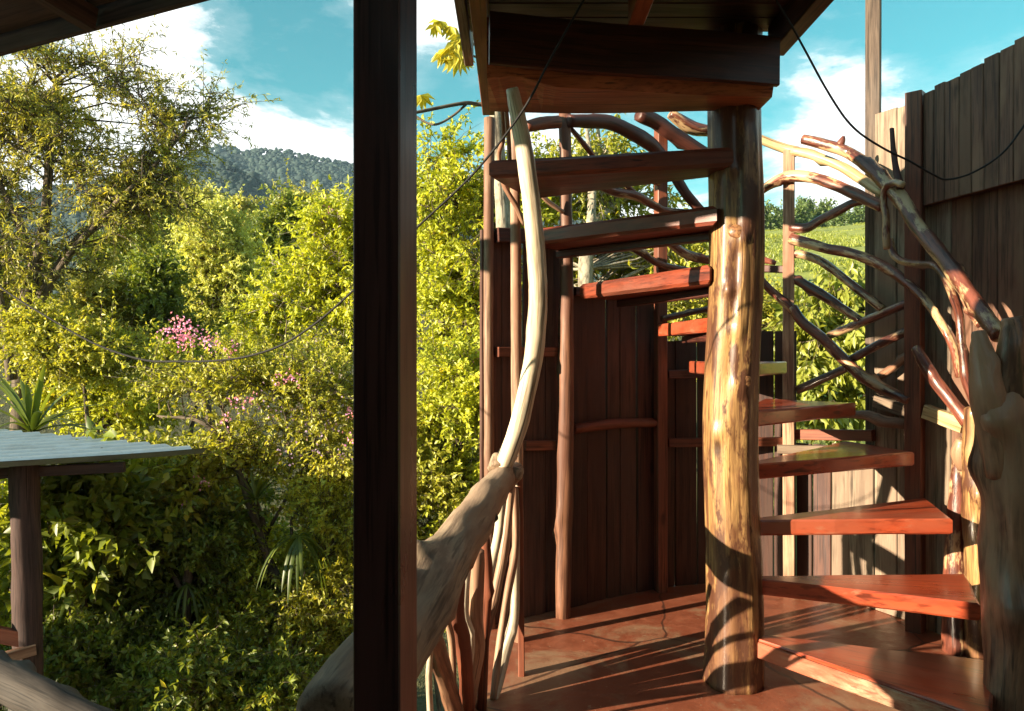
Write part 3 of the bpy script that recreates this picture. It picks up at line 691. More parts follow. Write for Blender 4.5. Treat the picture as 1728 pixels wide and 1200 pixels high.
for i, (a, b) in enumerate(walk([c0, c0 + dirc * 4.8], 0.075, 0.10, 22)):
    rng = random.Random(i + 400); mid = (a + b) / 2; d = (b - a); w = d.length; d.normalize(); nrm = Vector((d.y, -d.x, 0))
    zt = 2.91 + 0.012 * (i // 2) + rng.uniform(-0.008, 0.008)
    board('cladding_plank', mid + nrm * 0.055 + Vector((0, 0, 2.31)), mid + nrm * (0.055 + rng.uniform(-.003, .003)) + Vector((0, 0, zt)), w - 0.004, 0.020, M['house_plank'], hw, up=d, seed=i, nseg=2, warp=0.001)
board('batten', c0 + Vector((0.0, -0.02, 2.36)), c0 + dirc * 4.7 + Vector((0, 0, 2.36)), 0.09, 0.04, M['roof_dark'], hw)
board('batten', c0 + Vector((0.0, -0.02, 2.80)), c0 + dirc * 4.7 + Vector((0, 0, 2.80)), 0.09, 0.04, M['roof_dark'], hw)

# ------------------------------------------------------------------ upper deck / landing
deck = thing('upper_deck', 'dark red timber landing overhead where the spiral stair arrives', 'deck', (0.5, 3.0, 2.6))
M['beam'] = wood('orange beam', (0.40, 0.125, 0.055), (0.26, 0.070, 0.032), (0.20, 0.065, 0.035), rough=0.5, vary=0.02)
def landing_block():
    n = 26; V, G, Fc = [], [], []
    for i in range(n + 1):
        t = i / n; x = -0.10 + (1.115 + 0.10) * t
        yf = 3.06 + 0.23 * t + 0.012 * math.sin(t * 11); yb = 3.47 + 0.02 * t
        lift = 0.035 * math.exp(-((t - 0.1) / 0.09) ** 2)
        zb = 2.60 - 0.008 * math.sin(t * 5)
        prof = [(yf + 0.025, zb + lift), (yb, zb), (yb, 2.845), (yf, 2.845), (yf, zb + 0.05 + lift)]
        for (y, z) in prof: V.append((x, y, z)); G.append((y, z, x))
    for i in range(n):
        for k in range(5):
            a, b = i * 5 + k, i * 5 + (k + 1) % 5; Fc.append((a, a + 5, b + 5, b))
    Fc.append((0, 1, 2, 3, 4)); Fc.append(tuple(n * 5 + k for k in (4, 3, 2, 1, 0)))
    mesh_obj('landing_beam', V, Fc, M['beam'], deck, grain=G, label='thick live-edged orange beam under the landing')
landing_block()
board('front_shade_board', (-0.09, 3.030, 2.745), (1.122, 3.245, 2.735), 0.205, 0.03, M['darkred'], deck, nseg=5, warp=0.003)  # dark board added over the beam front to stand in for its shade
board('side_beam', (-0.131, 1.9, 2.915), (-0.131, 4.33, 2.915), 0.13, 0.068, M['redwood'], deck, seed=1)
board('fascia', (-0.215, 1.9, 3.02), (-0.215, 3.86, 3.02), 0.14, 0.045, M['plank_grey'], deck, seed=2)
board('side_beam', (1.19, 1.9, 2.915), (1.19, 3.47, 2.915), 0.13, 0.075, M['darkred'], deck, seed=3)
board('joist', (0.50, 1.9, 2.885), (0.50, 3.10, 2.885), 0.11, 0.065, M['beam'], deck, seed=4)
yy = 1.9; i = 0
while yy < 3.42:
    w = random.Random(i + 9).uniform(0.13, 0.17)
    board('deck_plank', (-0.19, yy + w / 2, 2.995), (1.25, yy + w / 2, 2.995), w - 0.005, 0.028, M['darkred'], deck, up=(0, 1, 0), seed=i); yy += w; i += 1

# ------------------------------------------------------------------ left railing: log handrail, sticks, bent pole
lr = thing('log_railing', 'railing of a fat grey log with pale sticks below it', 'railing', (-0.2, 2.6, 0))
def Ylog(px): return float(np.interp(px, [480, 560, 650, 705, 760, 800, 830, 850, 870, 885], [1.56, 1.60, 1.88, 2.15, 2.50, 2.86, 3.22, 3.48, 3.58, 3.62]))
LG = [(-0.365, 1.60, 0.725), (-0.292, 1.95, 0.775), (-0.228, 2.40, 0.835), (-0.155, 2.85, 0.885), (-0.085, 3.20, 0.93), (-0.035, 3.45, 0.955), (0.005, 3.60, 0.955)]
log = pole('log', LG, [0.096, 0.090, 0.082, 0.078, 0.071, 0.060, 0.050], M['grey_log'], lr, seed=71, knots=8, segs=32, sub=12, wob=0.11)
pole('knot', [P(812, 872, 3.0), P(826, 874, 2.95), P(833, 873, 2.90)], [0.045, 0.030, 0.020], M['bark'], log, seed=72, segs=14, sub=5, wob=0.15)
pole('knot', [P(838, 790, 3.42), P(838, 768, 3.46)], [0.045, 0.022], M['grey_log'], log, seed=73, segs=12, sub=4, wob=0.1)
pole('knot', [P(862, 800, 3.46), P(876, 800, 3.42)], [0.035, 0.026], M['grey_log'], log, seed=74, segs=12, sub=4, wob=0.1)
def st(pts, th, seed, mat=None, Y=None):
    yy = Y if Y is not None else None
    q = []
    th = [x * 1.25 for x in th]
    trace('baluster', pts, th, mat or M['stick'], lr, Y=Y, seed=seed, knots=1, segs=10, wob=0.14)
def ybase(px, py): return 1.5 * F / (py - CY)
st([(847, 838), (840, 900), (827, 960), (813, 1027), (806, 1090), (800, 1190)], [14, 12, 12, 12, 12, 11], 81, M['pale_pole'], [3.40, 3.38, 3.35, 3.32, 3.31, 3.30])
st([(863, 815), (850, 927), (833, 1013), (817, 1083), (808, 1188)], [14, 15, 15, 14, 14], 82, None, [3.52, 3.46, 3.40, 3.36, 3.32])
st([(868, 822), (870, 923), (857, 1000), (842, 1093), (832, 1180)], [9, 10, 11, 11, 10], 83, None, [3.58, 3.55, 3.50, 3.44, 3.36])
st([(873, 812), (871, 930), (868, 1037), (853, 1100), (842, 1150), (834, 1180)], [8, 9, 13, 14, 13, 12], 84, M['pale_pole'], [3.61, 3.59, 3.57, 3.50, 3.42, 3.37])
st([(790, 930), (783, 1027), (793, 1073), (790, 1133), (784, 1210)], [12, 14, 14, 14, 13], 85, M['pale_pole'], [2.95, 3.05, 3.10, 3.15, 3.19])
st([(806, 930), (803, 1033), (807, 1093), (797, 1150), (789, 1200)], [18, 20, 20, 19, 18], 86, None, [3.05, 3.12, 3.18, 3.22, 3.25])
st([(722, 1000), (727, 1067), (740, 1110), (757, 1160), (775, 1230)], [26, 28, 28, 26, 26], 87, M['trunk_dark'], [2.45, 2.60, 2.78, 2.95, 3.10])
st([(771, 950), (770, 1033), (777, 1067), (784, 1110), (790, 1215)], [18, 22, 22, 20, 18], 88, M['redwood'], [2.75, 2.90, 2.98, 3.05, 3.17])
st([(731, 1050), (725, 1120), (724, 1160), (728, 1260)], [8, 9, 9, 9], 89, M['pale_pole'], [2.45, 2.70, 2.80, 2.95])
st([(748, 985), (754, 1040), (763, 1090), (766, 1225)], [9, 10, 10, 9], 90, M['stick'], [2.60, 2.80, 2.95, 3.12])
st([(818, 905), (822, 980), (818, 1060), (812, 1196)], [13, 16, 15, 14], 91, M['redwood'], [3.12, 3.18, 3.24, 3.27])
board('post', P(880, 1139, 3.62), P(877, 792, 3.62), 0.03, 0.05, M['redwood'], lr, up=(1, 0, 0), nseg=3, label='narrow orange square post at the end of the railing')
bent = thing('bent_pole', 'pale bent pole curving from the log railing up to the landing', 'pole', (0.0, 3.58, 0.9))
bp_pts = [(848, 788), (858, 765), (874, 720), (889, 660), (901, 600), (906, 540), (908, 490), (905, 430), (900, 370), (893, 310), (884, 250), (874, 200), (864, 150)]
trace('pole', bp_pts, [32, 31, 31, 31, 32, 32, 31, 31, 30, 30, 29, 27, 22], M['pale_pole'], bent, Y=np.linspace(3.44, 3.02, len(bp_pts)).tolist(), seed=75, knots=-1, segs=18, sub=8, wob=0.05, lump=0.06)
v_, f_, g_ = [], [], []
for k in range(3):
    c = P(856 + k * 1.5, 770 - k * 3, 3.435); ring = []
    ax = (P(874, 720, 3.41) - P(848, 788, 3.44)).normalized(); u = ax.cross(Vector((0, 1, 0))).normalized(); w = ax.cross(u)
    pts = [c + (u * math.cos(t) + w * math.sin(t)) * 0.043 for t in np.linspace(0, 6.2, 14)]
    a, b, cc = tube_geo(pts, 0.0017, segs=5, sub=2, wob=0)
    f_ += [tuple(i + len(v_) for i in f) for f in b]; v_ += a; g_ += cc
mesh_obj('wire_binding', v_, f_, M['wire'], bent, grain=g_)
# thin sticks behind the bent pole at the top
lean = thing('leaning_stick', 'thin pale stick leaning beside the bent pole under the landing', 'stick', (0, 3.9, 1.6))
trace('stick', [(845, 150), (850, 230), (842, 262), (850, 310), (872, 350), (884, 380)], [9, 8, 8, 9, 9, 8], M['stick'], lean, Y=[3.5, 3.75, 3.85, 3.9, 3.95, 4.0], seed=76)
trace('stick', [(852, 165), (858, 230), (862, 300)], [8, 8, 7], M['stick'], lean, Y=[3.5, 3.6, 3.75], seed=77)

# ------------------------------------------------------------------ veranda post and roof
vp = thing('veranda_post', 'dark square veranda post with a lighter side in the foreground', 'post', (-0.225, 1.38, 0))
board('shaft', (-0.227, 1.385, 0.0), (-0.227, 1.385, 2.70), 0.088, 0.088, M['veranda'], vp, up=(math.cos(R(13)), -math.sin(R(13)), 0), bev=0.003, nseg=2)
vr = thing('veranda_roof', 'dark veranda roof edge over the upper left corner', 'roof', (-1.4, 2.3, 2.6))
ZE = 2.66
E0, E1 = Pz(340, 0, ZE), Pz(0, 92, ZE)
ed = (E1 - E0).normalized(); inn = Vector((-ed.y, ed.x, 0));  inn = inn if inn.y < 0 else -inn
A = E0 - ed * 3.9; Bq = E0 + ed * 4.2
pitch = math.tan(R(9))
def rp(s, t, dz=0): p = A + ed * s + inn * t; return Vector((p.x, p.y, ZE + 0.035 + t * pitch + dz))
Ls = (Bq - A).length
board('fascia', A + Vector((0, 0, 0.03)) + inn * 0.015, Bq + Vector((0, 0, 0.03)) + inn * 0.015, 0.085, 0.025, M['roof_dark'], vr)
nb = 18; dep = 4.4; SW = 3.9 + 0.15                    # beyond SW only a narrow eave, the wing stands further back
for k in range(nb):
    t0 = 0.035 + dep * k / nb; t1 = 0.035 + dep * (k + 1) / nb - 0.004
    s1 = Ls if t1 < 0.55 else SW
    board('roof_board', rp(0, (t0 + t1) / 2, 0.02), rp(s1, (t0 + t1) / 2, 0.02), t1 - t0, 0.025, M['roof_dark'], vr, up=(inn + Vector((0, 0, pitch))).normalized(), seed=k)
for s in (0.5, 1.9, 3.3, 4.35, 5.5, 6.8):
    dd = dep if s < SW else 0.5
    board('rafter', rp(s, 0.06, -0.05), rp(s, dd, -0.05), 0.08, 0.05, M['roof_dark'] if s != 5.5 else M['veranda'], vr, up=(0, 0, 1))

# house body round the veranda (what shades it): wing wall on the left, back wall, storey above
def plank_run(t, a, b, z0, z1, wmin, wmax, seed, mat, zvar=0.0, name='plank'):
    for i, (p, q) in enumerate(walk([Vector(a), Vector(b)], wmin, wmax, seed)):
        mid = (p + q) / 2; d = (q - p); w = d.length; d.normalize()
        board(name, mid + Vector((0, 0, z0)), mid + Vector((0, 0, z1)), w - 0.004, 0.024, mat, t, up=d, seed=i)
ww = thing('house_wing_wall', 'brown plank wall of the house wing left of the veranda', 'wall', (-1.16, 0.0, -2.4))
plank_run(ww, (-1.16, 1.53, 0), (-1.16, -2.3, 0), -2.4, 2.62, 0.18, 0.26, 91, M['plank_red'])
bw = thing('house_back_wall', 'dark plank wall of the house behind the veranda', 'wall', (0.6, -2.25, 0))
plank_run(bw, (-1.13, -2.26, 0), (2.9, -2.26, 0), -0.16, 2.9, 0.2, 0.3, 92, M['plank_red'])
us = thing('upper_storey_wall', 'plank wall of the upper storey above the veranda roof', 'wall', (0.0, 1.4, 2.9))
ua = E0 + ed * 1.1 + inn * 0.40; ub = E0 - ed * 3.4 + inn * 0.40
plank_run(us, (ua.x, ua.y, 0), (ub.x, ub.y, 0), 2.80, 3.55, 0.2, 0.3, 93, M['plank_red'])
for k in range(5):
    board('parapet_plank', (-0.265, 1.75 + k * 0.255, 2.9), (-0.265, 1.75 + k * 0.255, 4.0 + 0.02 * (k % 3)), 0.25, 0.022, M['plank_grey'], deck, up=(0, 1, 0), seed=k)

# ------------------------------------------------------------------ lean-to shed with a corrugated roof
shed = thing('corrugated_shed', 'shed with grey corrugated metal roof and a dark log post', 'shed', (-3.3, 5.4, terr(-3.3, 5.4)))
hT = 0.70
T_, F_, B_ = Pz(356, 761, EYE - hT), Pz(0, 786, EYE - hT), Pz(0, 727, EYE - hT)
u = (F_ - T_); u.normalize(); v = (B_ - T_); vl = v.length; v.normalize()
nu, nv = 10, 260
V, Fc = [], []
for j in range(nv + 1):
    sv = (vl + 1.4) * j / nv
    for i in range(nu + 1):
        su = 2.6 * i / nu + 0.01 * math.sin(sv * 40)
        p = T_ + u * su + v * sv; V.append((p.x, p.y, p.z + 0.024 * math.cos(sv * 2 * math.pi / 0.26) - 0.004 * math.sin(su * 3)))
n0 = len(V); V += [(x, y, z - 0.003) for x, y, z in V]
for j in range(nv):
    for i in range(nu):
        a = j * (nu + 1) + i; q = (a, a + 1, a + nu + 2, a + nu + 1); Fc.append(q); Fc.append(tuple(n0 + x for x in q[::-1]))
mesh_obj('roof_sheet', V, Fc, M['zinc'], shed, smooth=True)
sp = P(43, 790, 5.25)
pole('post', [(sp.x, sp.y, terr(sp.x, sp.y) - 0.2), (sp.x + 0.02, sp.y, -0.6), (sp.x - 0.01, sp.y, 0.765)], [0.098, 0.092, 0.088], M['roof_dark'], shed, seed=31, segs=18, sub=10, knots=3)
sp2 = Vector((-4.9, 5.6, 0))
pole('post', [(sp2.x, sp2.y, terr(sp2.x, sp2.y) - 0.2), (sp2.x, sp2.y, -0.6), (sp2.x, sp2.y, 0.77)], 0.09, M['darkred'], shed, seed=32, segs=14, sub=8)
board('roof_beam', P(-30, 800, 5.25), P(210, 788, 5.36), 0.07, 0.05, M['roof_dark'], shed)
board('rail', P(-60, 1060, 5.05), P(46, 1080, 5.2), 0.10, 0.05, M['redwood'], shed)
board('rail', P(-80, 1135, 4.9), P(60, 1095, 5.2), 0.07, 0.05, M['stick'], shed)
dl = thing('fallen_log_rail', 'dark grey log rail sloping across the bottom left corner', 'log', P(60, 1190, 3.0))
trace('log', [(-120, 1110), (-30, 1135), (50, 1170), (110, 1200), (200, 1245)], [60, 62, 62, 62, 62], M['shade_log'], dl, Y=[3.2, 3.1, 3.0, 2.95, 2.9], seed=33, knots=2, segs=20, sub=8)
pole('support', [P(40, 1175, 3.0), (P(40, 1175, 3.0).x, 3.0, terr(-1.9, 3.0) - 0.1)], [0.05, 0.06], M['shade_log'], dl, seed=34)
for (a, b) in [((172, 758), 7), ((305, 755), 4)]:
    p = P(*a, 5.9) ; p = Pz(a[0], a[1], EYE - hT + 0.012)
    rng = np.random.default_rng(a[0]); V = []
    s = b * 0.5 * p.y / F
    V = [p + Vector(q) * s for q in [(-1, -0.6, 0), (-.3, -1, .5), (1, -.4, .1), (.8, .7, .4), (-.2, 1, .1), (0, 0, .9)]]
    props(mesh_obj('dead_leaf', V, [(0, 1, 5), (1, 2, 5), (2, 3, 5), (3, 4, 5), (4, 0, 5), (4, 3, 2, 1, 0)], M['bark'], tone=[0] * 6, grain=[tuple(x) for x in V]),
          'larger dead leaf lying on the corrugated roof' if b == 7 else 'small dead leaf near the tip of the corrugated roof', 'leaf', 'dead leaves on the roof')

# ------------------------------------------------------------------ cables
def cable(label, pts, Ys, r, end=None):
    q = [P(px, py, y) for (px, py), y in zip(pts, Ys)]
    v, f, g = tube_geo(q, r, segs=6, sub=8, wob=0)
    props(mesh_obj('cable', v, f, M['cable'], grain=g, smooth=True), label, 'cable')
c1 = [(1010, -45), (985, 0), (930, 98), (880, 190), (800, 292), (705, 383), (650, 440), (600, 487), (540, 540), (480, 580), (420, 601), (360, 609), (300, 610), (240, 607), (160, 580), (80, 535), (0, 484), (-90, 410), (-260, 260)]
cable('thin black cable sagging across the left view from the landing', c1, np.linspace(2.55, 3.3, len(c1)).tolist(), 0.0042)
c2 = [(1285, -50), (1310, 0), (1345, 60), (1400, 160), (1440, 215), (1490, 250), (1535, 272), (1575, 295), (1598, 303), (1640, 292), (1690, 260), (1728, 212), (1790, 120)]
cable('black cable looping from the deck to the house cladding', c2, np.linspace(2.75, 3.2, len(c2)).tolist(), 0.0042)

# ------------------------------------------------------------------ vegetation
def norm(a): return a / (np.linalg.norm(a, axis=-1, keepdims=True) + 1e-9)
def leaves_geo(base, axis, nrm, ln, wd, fold=0.25, curl=0.15):
    """diamond leaves with a fold along the midrib: n x (4 verts, 2 tris)"""
    axis = norm(axis); side = norm(np.cross(axis, nrm)); up = np.cross(side, axis)
    ln = ln[:, None]; wd = wd[:, None]
    tip = base + axis * ln - up * ln * curl
    m = base + axis * ln * 0.45
    l = m + side * wd * 0.5 + up * wd * fold; r = m - side * wd * 0.5 + up * wd * fold
    V = np.stack([base, l, tip, r], 1).reshape(-1, 3); n = len(base)
    i = np.arange(n)[:, None] * 4
    Fq = np.concatenate([i + np.array([[0, 2, 1]]), i + np.array([[0, 3, 2]])], 0)
    return V, Fq
def twigs_geo(p0, p1, p2, r0, r2):
    """batch of three-sided bent twigs p0-p1-p2"""
    n = len(p0); d = norm(p2 - p0); h = np.where(np.abs(d[:, 2:3]) < 0.9, np.array([[0, 0, 1.0]]), np.array([[1.0, 0, 0]]))
    u = norm(np.cross(d, h)); w = np.cross(d, u); V = []
    for p, r in ((p0, r0), (p1, (r0 + r2) / 2), (p2, r2)):
        for k in range(3):
            a = 2 * math.pi * k / 3; V.append(p + (u * math.cos(a) + w * math.sin(a)) * r)
    V = np.stack(V, 1).reshape(-1, 3); i = np.arange(n)[:, None] * 9; F_ = []
    for s in (0, 3):
        for k in range(3): F_.append(i + np.array([[s + k, s + (k + 1) % 3, s + 3 + (k + 1) % 3, s + 3 + k]]))
    return V, np.concatenate(F_, 0)

def ell(px, py, Y, rx, ry, rd=None):
    """crown lobe from a photo position and photo radii at distance Y"""
    c = P(px, py, Y); return (c.x, c.y, c.z, rx * Y / F, (rd if rd is not None else rx * Y / F), ry * Y / F)

def tree(name, label, cat, base, lobes, mat, bark='bark', trunk=None, r0=0.08, ncl=50, cr=0.45, ntw=14, nlf=18, leaf=(0.07, 0.03), droop=0.3, seed=0, group=None,
         shell=2.0, flowers=None, lim=True, upb=0.3, shrink=0.1, bare=0.14, limb=0.2):
    rng = np.random.default_rng(seed)
    bx, by = base; bz = terr(bx, by)
    t = thing(name, label, cat, (bx, by, bz), group)
    lob = np.array(lobes, float); lob[:, 3:] = np.maximum(lob[:, 3:] * 0.45, lob[:, 3:] - shrink * cr); vol = lob[:, 3] * lob[:, 4] * lob[:, 5]; pick = rng.choice(len(lob), ncl, p=vol ** 0.75 / (vol ** 0.75).sum())
    dirs = norm(rng.normal(size=(ncl, 3))); rad = rng.uniform(0, 1, ncl) ** (1 / shell)
    cen = lob[pick, :3] + dirs * lob[pick, 3:] * rad[:, None]
    cc = (lob[:, :3] * vol[:, None]).sum(0) / vol.sum()
    if trunk is None:
        top = np.array([cc[0], cc[1], cc[2] + 0.3 * lob[:, 5].max()])
        b = np.array([bx, by, bz - 0.15]); mid = (b + top) / 2 + np.append(rng.normal(size=2) * 0.06 * np.linalg.norm(top - b), 0)
        trunk = [[b, mid, top]]
    allp, AV, AF, AG = [], [], [], []
    off = 0
    for q in trunk:
        q = [np.array(x, float) for x in q]; n = len(q)
        rr = [max(0.006, r0 * (1 - 0.8 * i / (n - 1))) for i in range(n)] if q is trunk[0] or np.array_equal(q[0], np.array(trunk[0][0], float)) else [max(0.005, 0.5 * r0 * (1 - 0.8 * i / (n - 1))) for i in range(n)]
        v, f, g = tube_geo(q, rr, segs=8, sub=6, wob=0.12, seed=seed)
        AV += v; AF += [tuple(i + off for i in k) for k in f]; AG += g; off = len(AV)
        cpts = catmull(q, 8); allp.append(cpts[len(cpts) // 4:])
    skel = np.concatenate(allp)
    mesh_obj('trunk', AV, AF, M[bark], t, grain=AG, smooth=True)
    # limbs from the skeleton to every clump
    d = np.linalg.norm(skel[None] - cen[:, None], axis=2) + np.maximum(0, skel[None, :, 2] - cen[:, None, 2] + 0.15) * 1.6
    st = skel[np.argmin(d, 1)]
    if lim:
        m1 = st * 0.45 + cen * 0.55 + rng.normal(size=cen.shape) * 0.08 * np.linalg.norm(cen - st, axis=1)[:, None] + np.array([0, 0, 0.06]) * np.linalg.norm(cen - st, axis=1)[:, None]
        V1, F1 = twigs_geo(st, m1, cen, np.full((ncl, 1), r0 * limb), np.full((ncl, 1), r0 * limb * 0.42))
    # twigs
    k = ncl * ntw; ci = np.repeat(np.arange(ncl), ntw)
    out = norm(cen - cc)[ci]
    td = norm(rng.normal(size=(k, 3)) + out * 0.55 + np.array([0, 0, upb]))
    tl = cr * rng.uniform(0.35, 1.25, k)[:, None] * (rng.uniform(0.55, 1.55, ncl) ** 1.2)[ci][:, None]
    a0 = cen[ci] + rng.normal(size=(k, 3)) * cr * 0.12
    a1 = a0 + td * tl * 0.55; a2 = a1 + norm(td - np.array([0, 0, droop])) * tl * 0.5
    V2, F2 = twigs_geo(a0, a1, a2, np.full((k, 1), r0 * 0.055 + 0.0015), np.full((k, 1), 0.0012))
    if lim: V2, F2 = np.concatenate([V1, V2]), np.concatenate([F1, F2 + len(V1)])
    mesh_obj('limbs', V2, F2, M[bark], t, grain=V2)
    # leaves along the twigs
    keep = rng.uniform(size=k) > bare; ti = np.repeat(np.arange(k)[keep], nlf); m = len(ti); s = rng.uniform(0.15, 1.05, m)[:, None]
    pos = np.where(s < 0.5, a0[ti] + (a1 - a0)[ti] * s * 2, a1[ti] + (a2 - a1)[ti] * (s - 0.5) * 2)
    ax = norm(td[ti] * 0.6 + rng.normal(size=(m, 3)) * 0.75 + np.array([0, 0, -droop]))
    nr = norm(rng.normal(size=(m, 3)) * 0.9 + np.array([0, 0, 0.55]) + np.array(TO_SUN) * 0.55)
    ln = leaf[0] * rng.uniform(0.6, 1.25, m); wd = leaf[1] * rng.uniform(0.7, 1.2, m)
    V3, F3 = leaves_geo(pos, ax, nr, ln, wd)
    tone = np.clip(rng.uniform(0.0, 1.0, ncl)[ci][ti] * 0.6 + rng.uniform(0, 0.4, m) + (rng.uniform(0, 1, m) > 0.985) * 0.5, 0, 1)
    mesh_obj('crown', V3, F3, M[mat], t, tone=np.repeat(tone, 4))
    if flowers:
        for (mname, spots, fr, nf) in flowers:
            FV, FF, FT = [], [], []; o = 0
            for sp in spots:
                p = np.array(sp); q = p + rng.normal(size=(nf, 3)) * fr
                Vv, Ff = leaves_geo(q, rng.normal(size=(nf, 3)), rng.normal(size=(nf, 3)), np.full(nf, 0.026), np.full(nf, 0.022))
                FV.append(Vv); FF.append(Ff + o); o += len(Vv); FT.append(rng.uniform(0, 1, len(Vv)))
            mesh_obj('blossoms', np.concatenate(FV), np.concatenate(FF), M[mname], t, tone=np.concatenate(FT))
    return t

def g3(px, Y, dz=-0.15):
    x = PX(px, Y); return (x, Y, terr(x, Y) + dz)
def pt(px, py, Y): p = P(px, py, Y); return (p.x, p.y, p.z)

# --- big airy tree on the left
Yt = 13.0
tree('feathery_tree', 'tall airy tree with narrow olive leaves against the bright cloud', 'tree', (PX(40, Yt), Yt),
     [ell(60, 200, Yt, 190, 110, 2.2), ell(190, 330, Yt, 110, 90, 1.0), ell(265, 245, Yt, 80, 75, 0.9), ell(340, 165, Yt, 40, 60, 0.5), ell(230, 160, Yt, 50, 55, 0.6), ell(30, 420, Yt, 150, 80, 1.3), ell(-90, 280, Yt, 130, 160, 1.4), ell(290, 330, Yt, 70, 40, 0.6), ell(110, 120, Yt, 80, 40, 0.7)],
     'lf_olive', 'bark', trunk=[[g3(28, Yt), pt(35, 640, Yt), pt(48, 500, Yt), pt(75, 380, Yt), pt(85, 240, Yt), pt(95, 130, Yt)],
                             [pt(40, 560, Yt), pt(110, 440, Yt), pt(190, 350, Yt - .3), pt(255, 285, Yt - .3), pt(310, 225, Yt - .4)],
                             [pt(60, 450, Yt), pt(10, 330, Yt), pt(-60, 220, Yt)], [pt(70, 500, Yt), pt(150, 385, Yt + .3), pt(300, 345, Yt + .3)],
                             [pt(20, 640, Yt - .4), pt(0, 500, Yt - .4), pt(-40, 380, Yt - .4)]],
     r0=0.17, ncl=190, cr=0.62, ntw=15, nlf=20, leaf=(0.105, 0.024), droop=0.35, seed=1, shell=1.6, bare=0.12, limb=0.13)
# --- bright green trees close on either side of the veranda post
Yt = 11
tree('bright_tree', 'bright yellow green leafy tree left of the veranda post', 'tree', (PX(545, Yt), Yt),
     [ell(585, 395, Yt, 60, 60, .8), ell(535, 450, Yt, 75, 60, .9), ell(600, 520, Yt, 90, 100, .9), ell(470, 520, Yt, 75, 50, .6), ell(430, 580, Yt, 60, 40, .5), ell(650, 420, Yt, 60, 90, .8)],
     'lf_yellow', 'bark_pale', r0=0.09, ncl=120, cr=0.42, ntw=15, nlf=20, leaf=(0.085, 0.040), droop=0.4, seed=2,
     flowers=[('pink', [pt(546, 360, 10.4), pt(565, 355, 10.4), pt(372, 620, 9.6)], 0.05, 14)])
Yt = 9
tree('bright_tree', 'dense yellow green tree between veranda post and stair', 'tree', (PX(770, Yt), Yt),
     [ell(765, 320, Yt, 85, 95, .8), ell(740, 450, Yt, 80, 90, .8), ell(800, 500, Yt, 80, 100, .8), ell(860, 330, Yt, 80, 80, .8), ell(755, 620, Yt, 70, 90, .7)],
     'lf_yellow', 'bark', trunk=[[g3(800, Yt), pt(785, 850, Yt), pt(755, 640, Yt), pt(745, 500, Yt), pt(770, 330, Yt)], [pt(760, 660, Yt), pt(800, 500, Yt), pt(850, 330, Yt)]],
     r0=0.07, ncl=135, cr=0.36, ntw=15, nlf=20, leaf=(0.070, 0.032), droop=0.35, seed=3)
# --- flowering tangle
Yt = 7.2
pk = [(290, 560), (305, 548), (318, 562), (312, 572), (350, 575), (392, 590), (472, 635), (497, 638), (595, 700), (590, 740), (345, 815), (318, 848), (425, 675), (395, 675), (380, 708), (800, 600)]
mv = [(440, 670), (455, 690), (500, 700), (520, 730), (560, 720), (540, 760), (575, 770), (400, 690), (480, 770), (590, 690)]
tree('flowering_tree', 'open tangled shrub tree dotted with pink blossom', 'tree', (PX(440, Yt), Yt),
     [ell(330, 640, Yt, 90, 65, .6), ell(430, 640, Yt, 110, 60, .7), ell(540, 680, Yt, 100, 90, .7), ell(420, 760, Yt, 120, 70, .7), ell(560, 820, Yt, 90, 90, .6)],
     'lf_mid', 'bark', trunk=[[g3(470, Yt), pt(455, 950, Yt), pt(405, 790, Yt), pt(375, 690, Yt), pt(340, 600, Yt)], [pt(410, 800, Yt), pt(350, 710, Yt), pt(270, 705, Yt)],
                            [g3(500, Yt), pt(490, 820, Yt), pt(478, 650, Yt), pt(484, 540, Yt)], [pt(450, 900, Yt), pt(520, 770, Yt), pt(560, 650, Yt)]],
     r0=0.038, ncl=120, cr=0.30, ntw=14, nlf=15, leaf=(0.050, 0.026), droop=0.25, seed=4, shell=1.6,
     flowers=[('pink', [pt(x, y, 6.55) for x, y in pk[:5]], 0.05, 44), ('pink', [pt(x, y, 6.6) for x, y in pk[5:]], 0.035, 16), ('mauve', [pt(x, y, 6.75) for x, y in mv], 0.06, 14)])
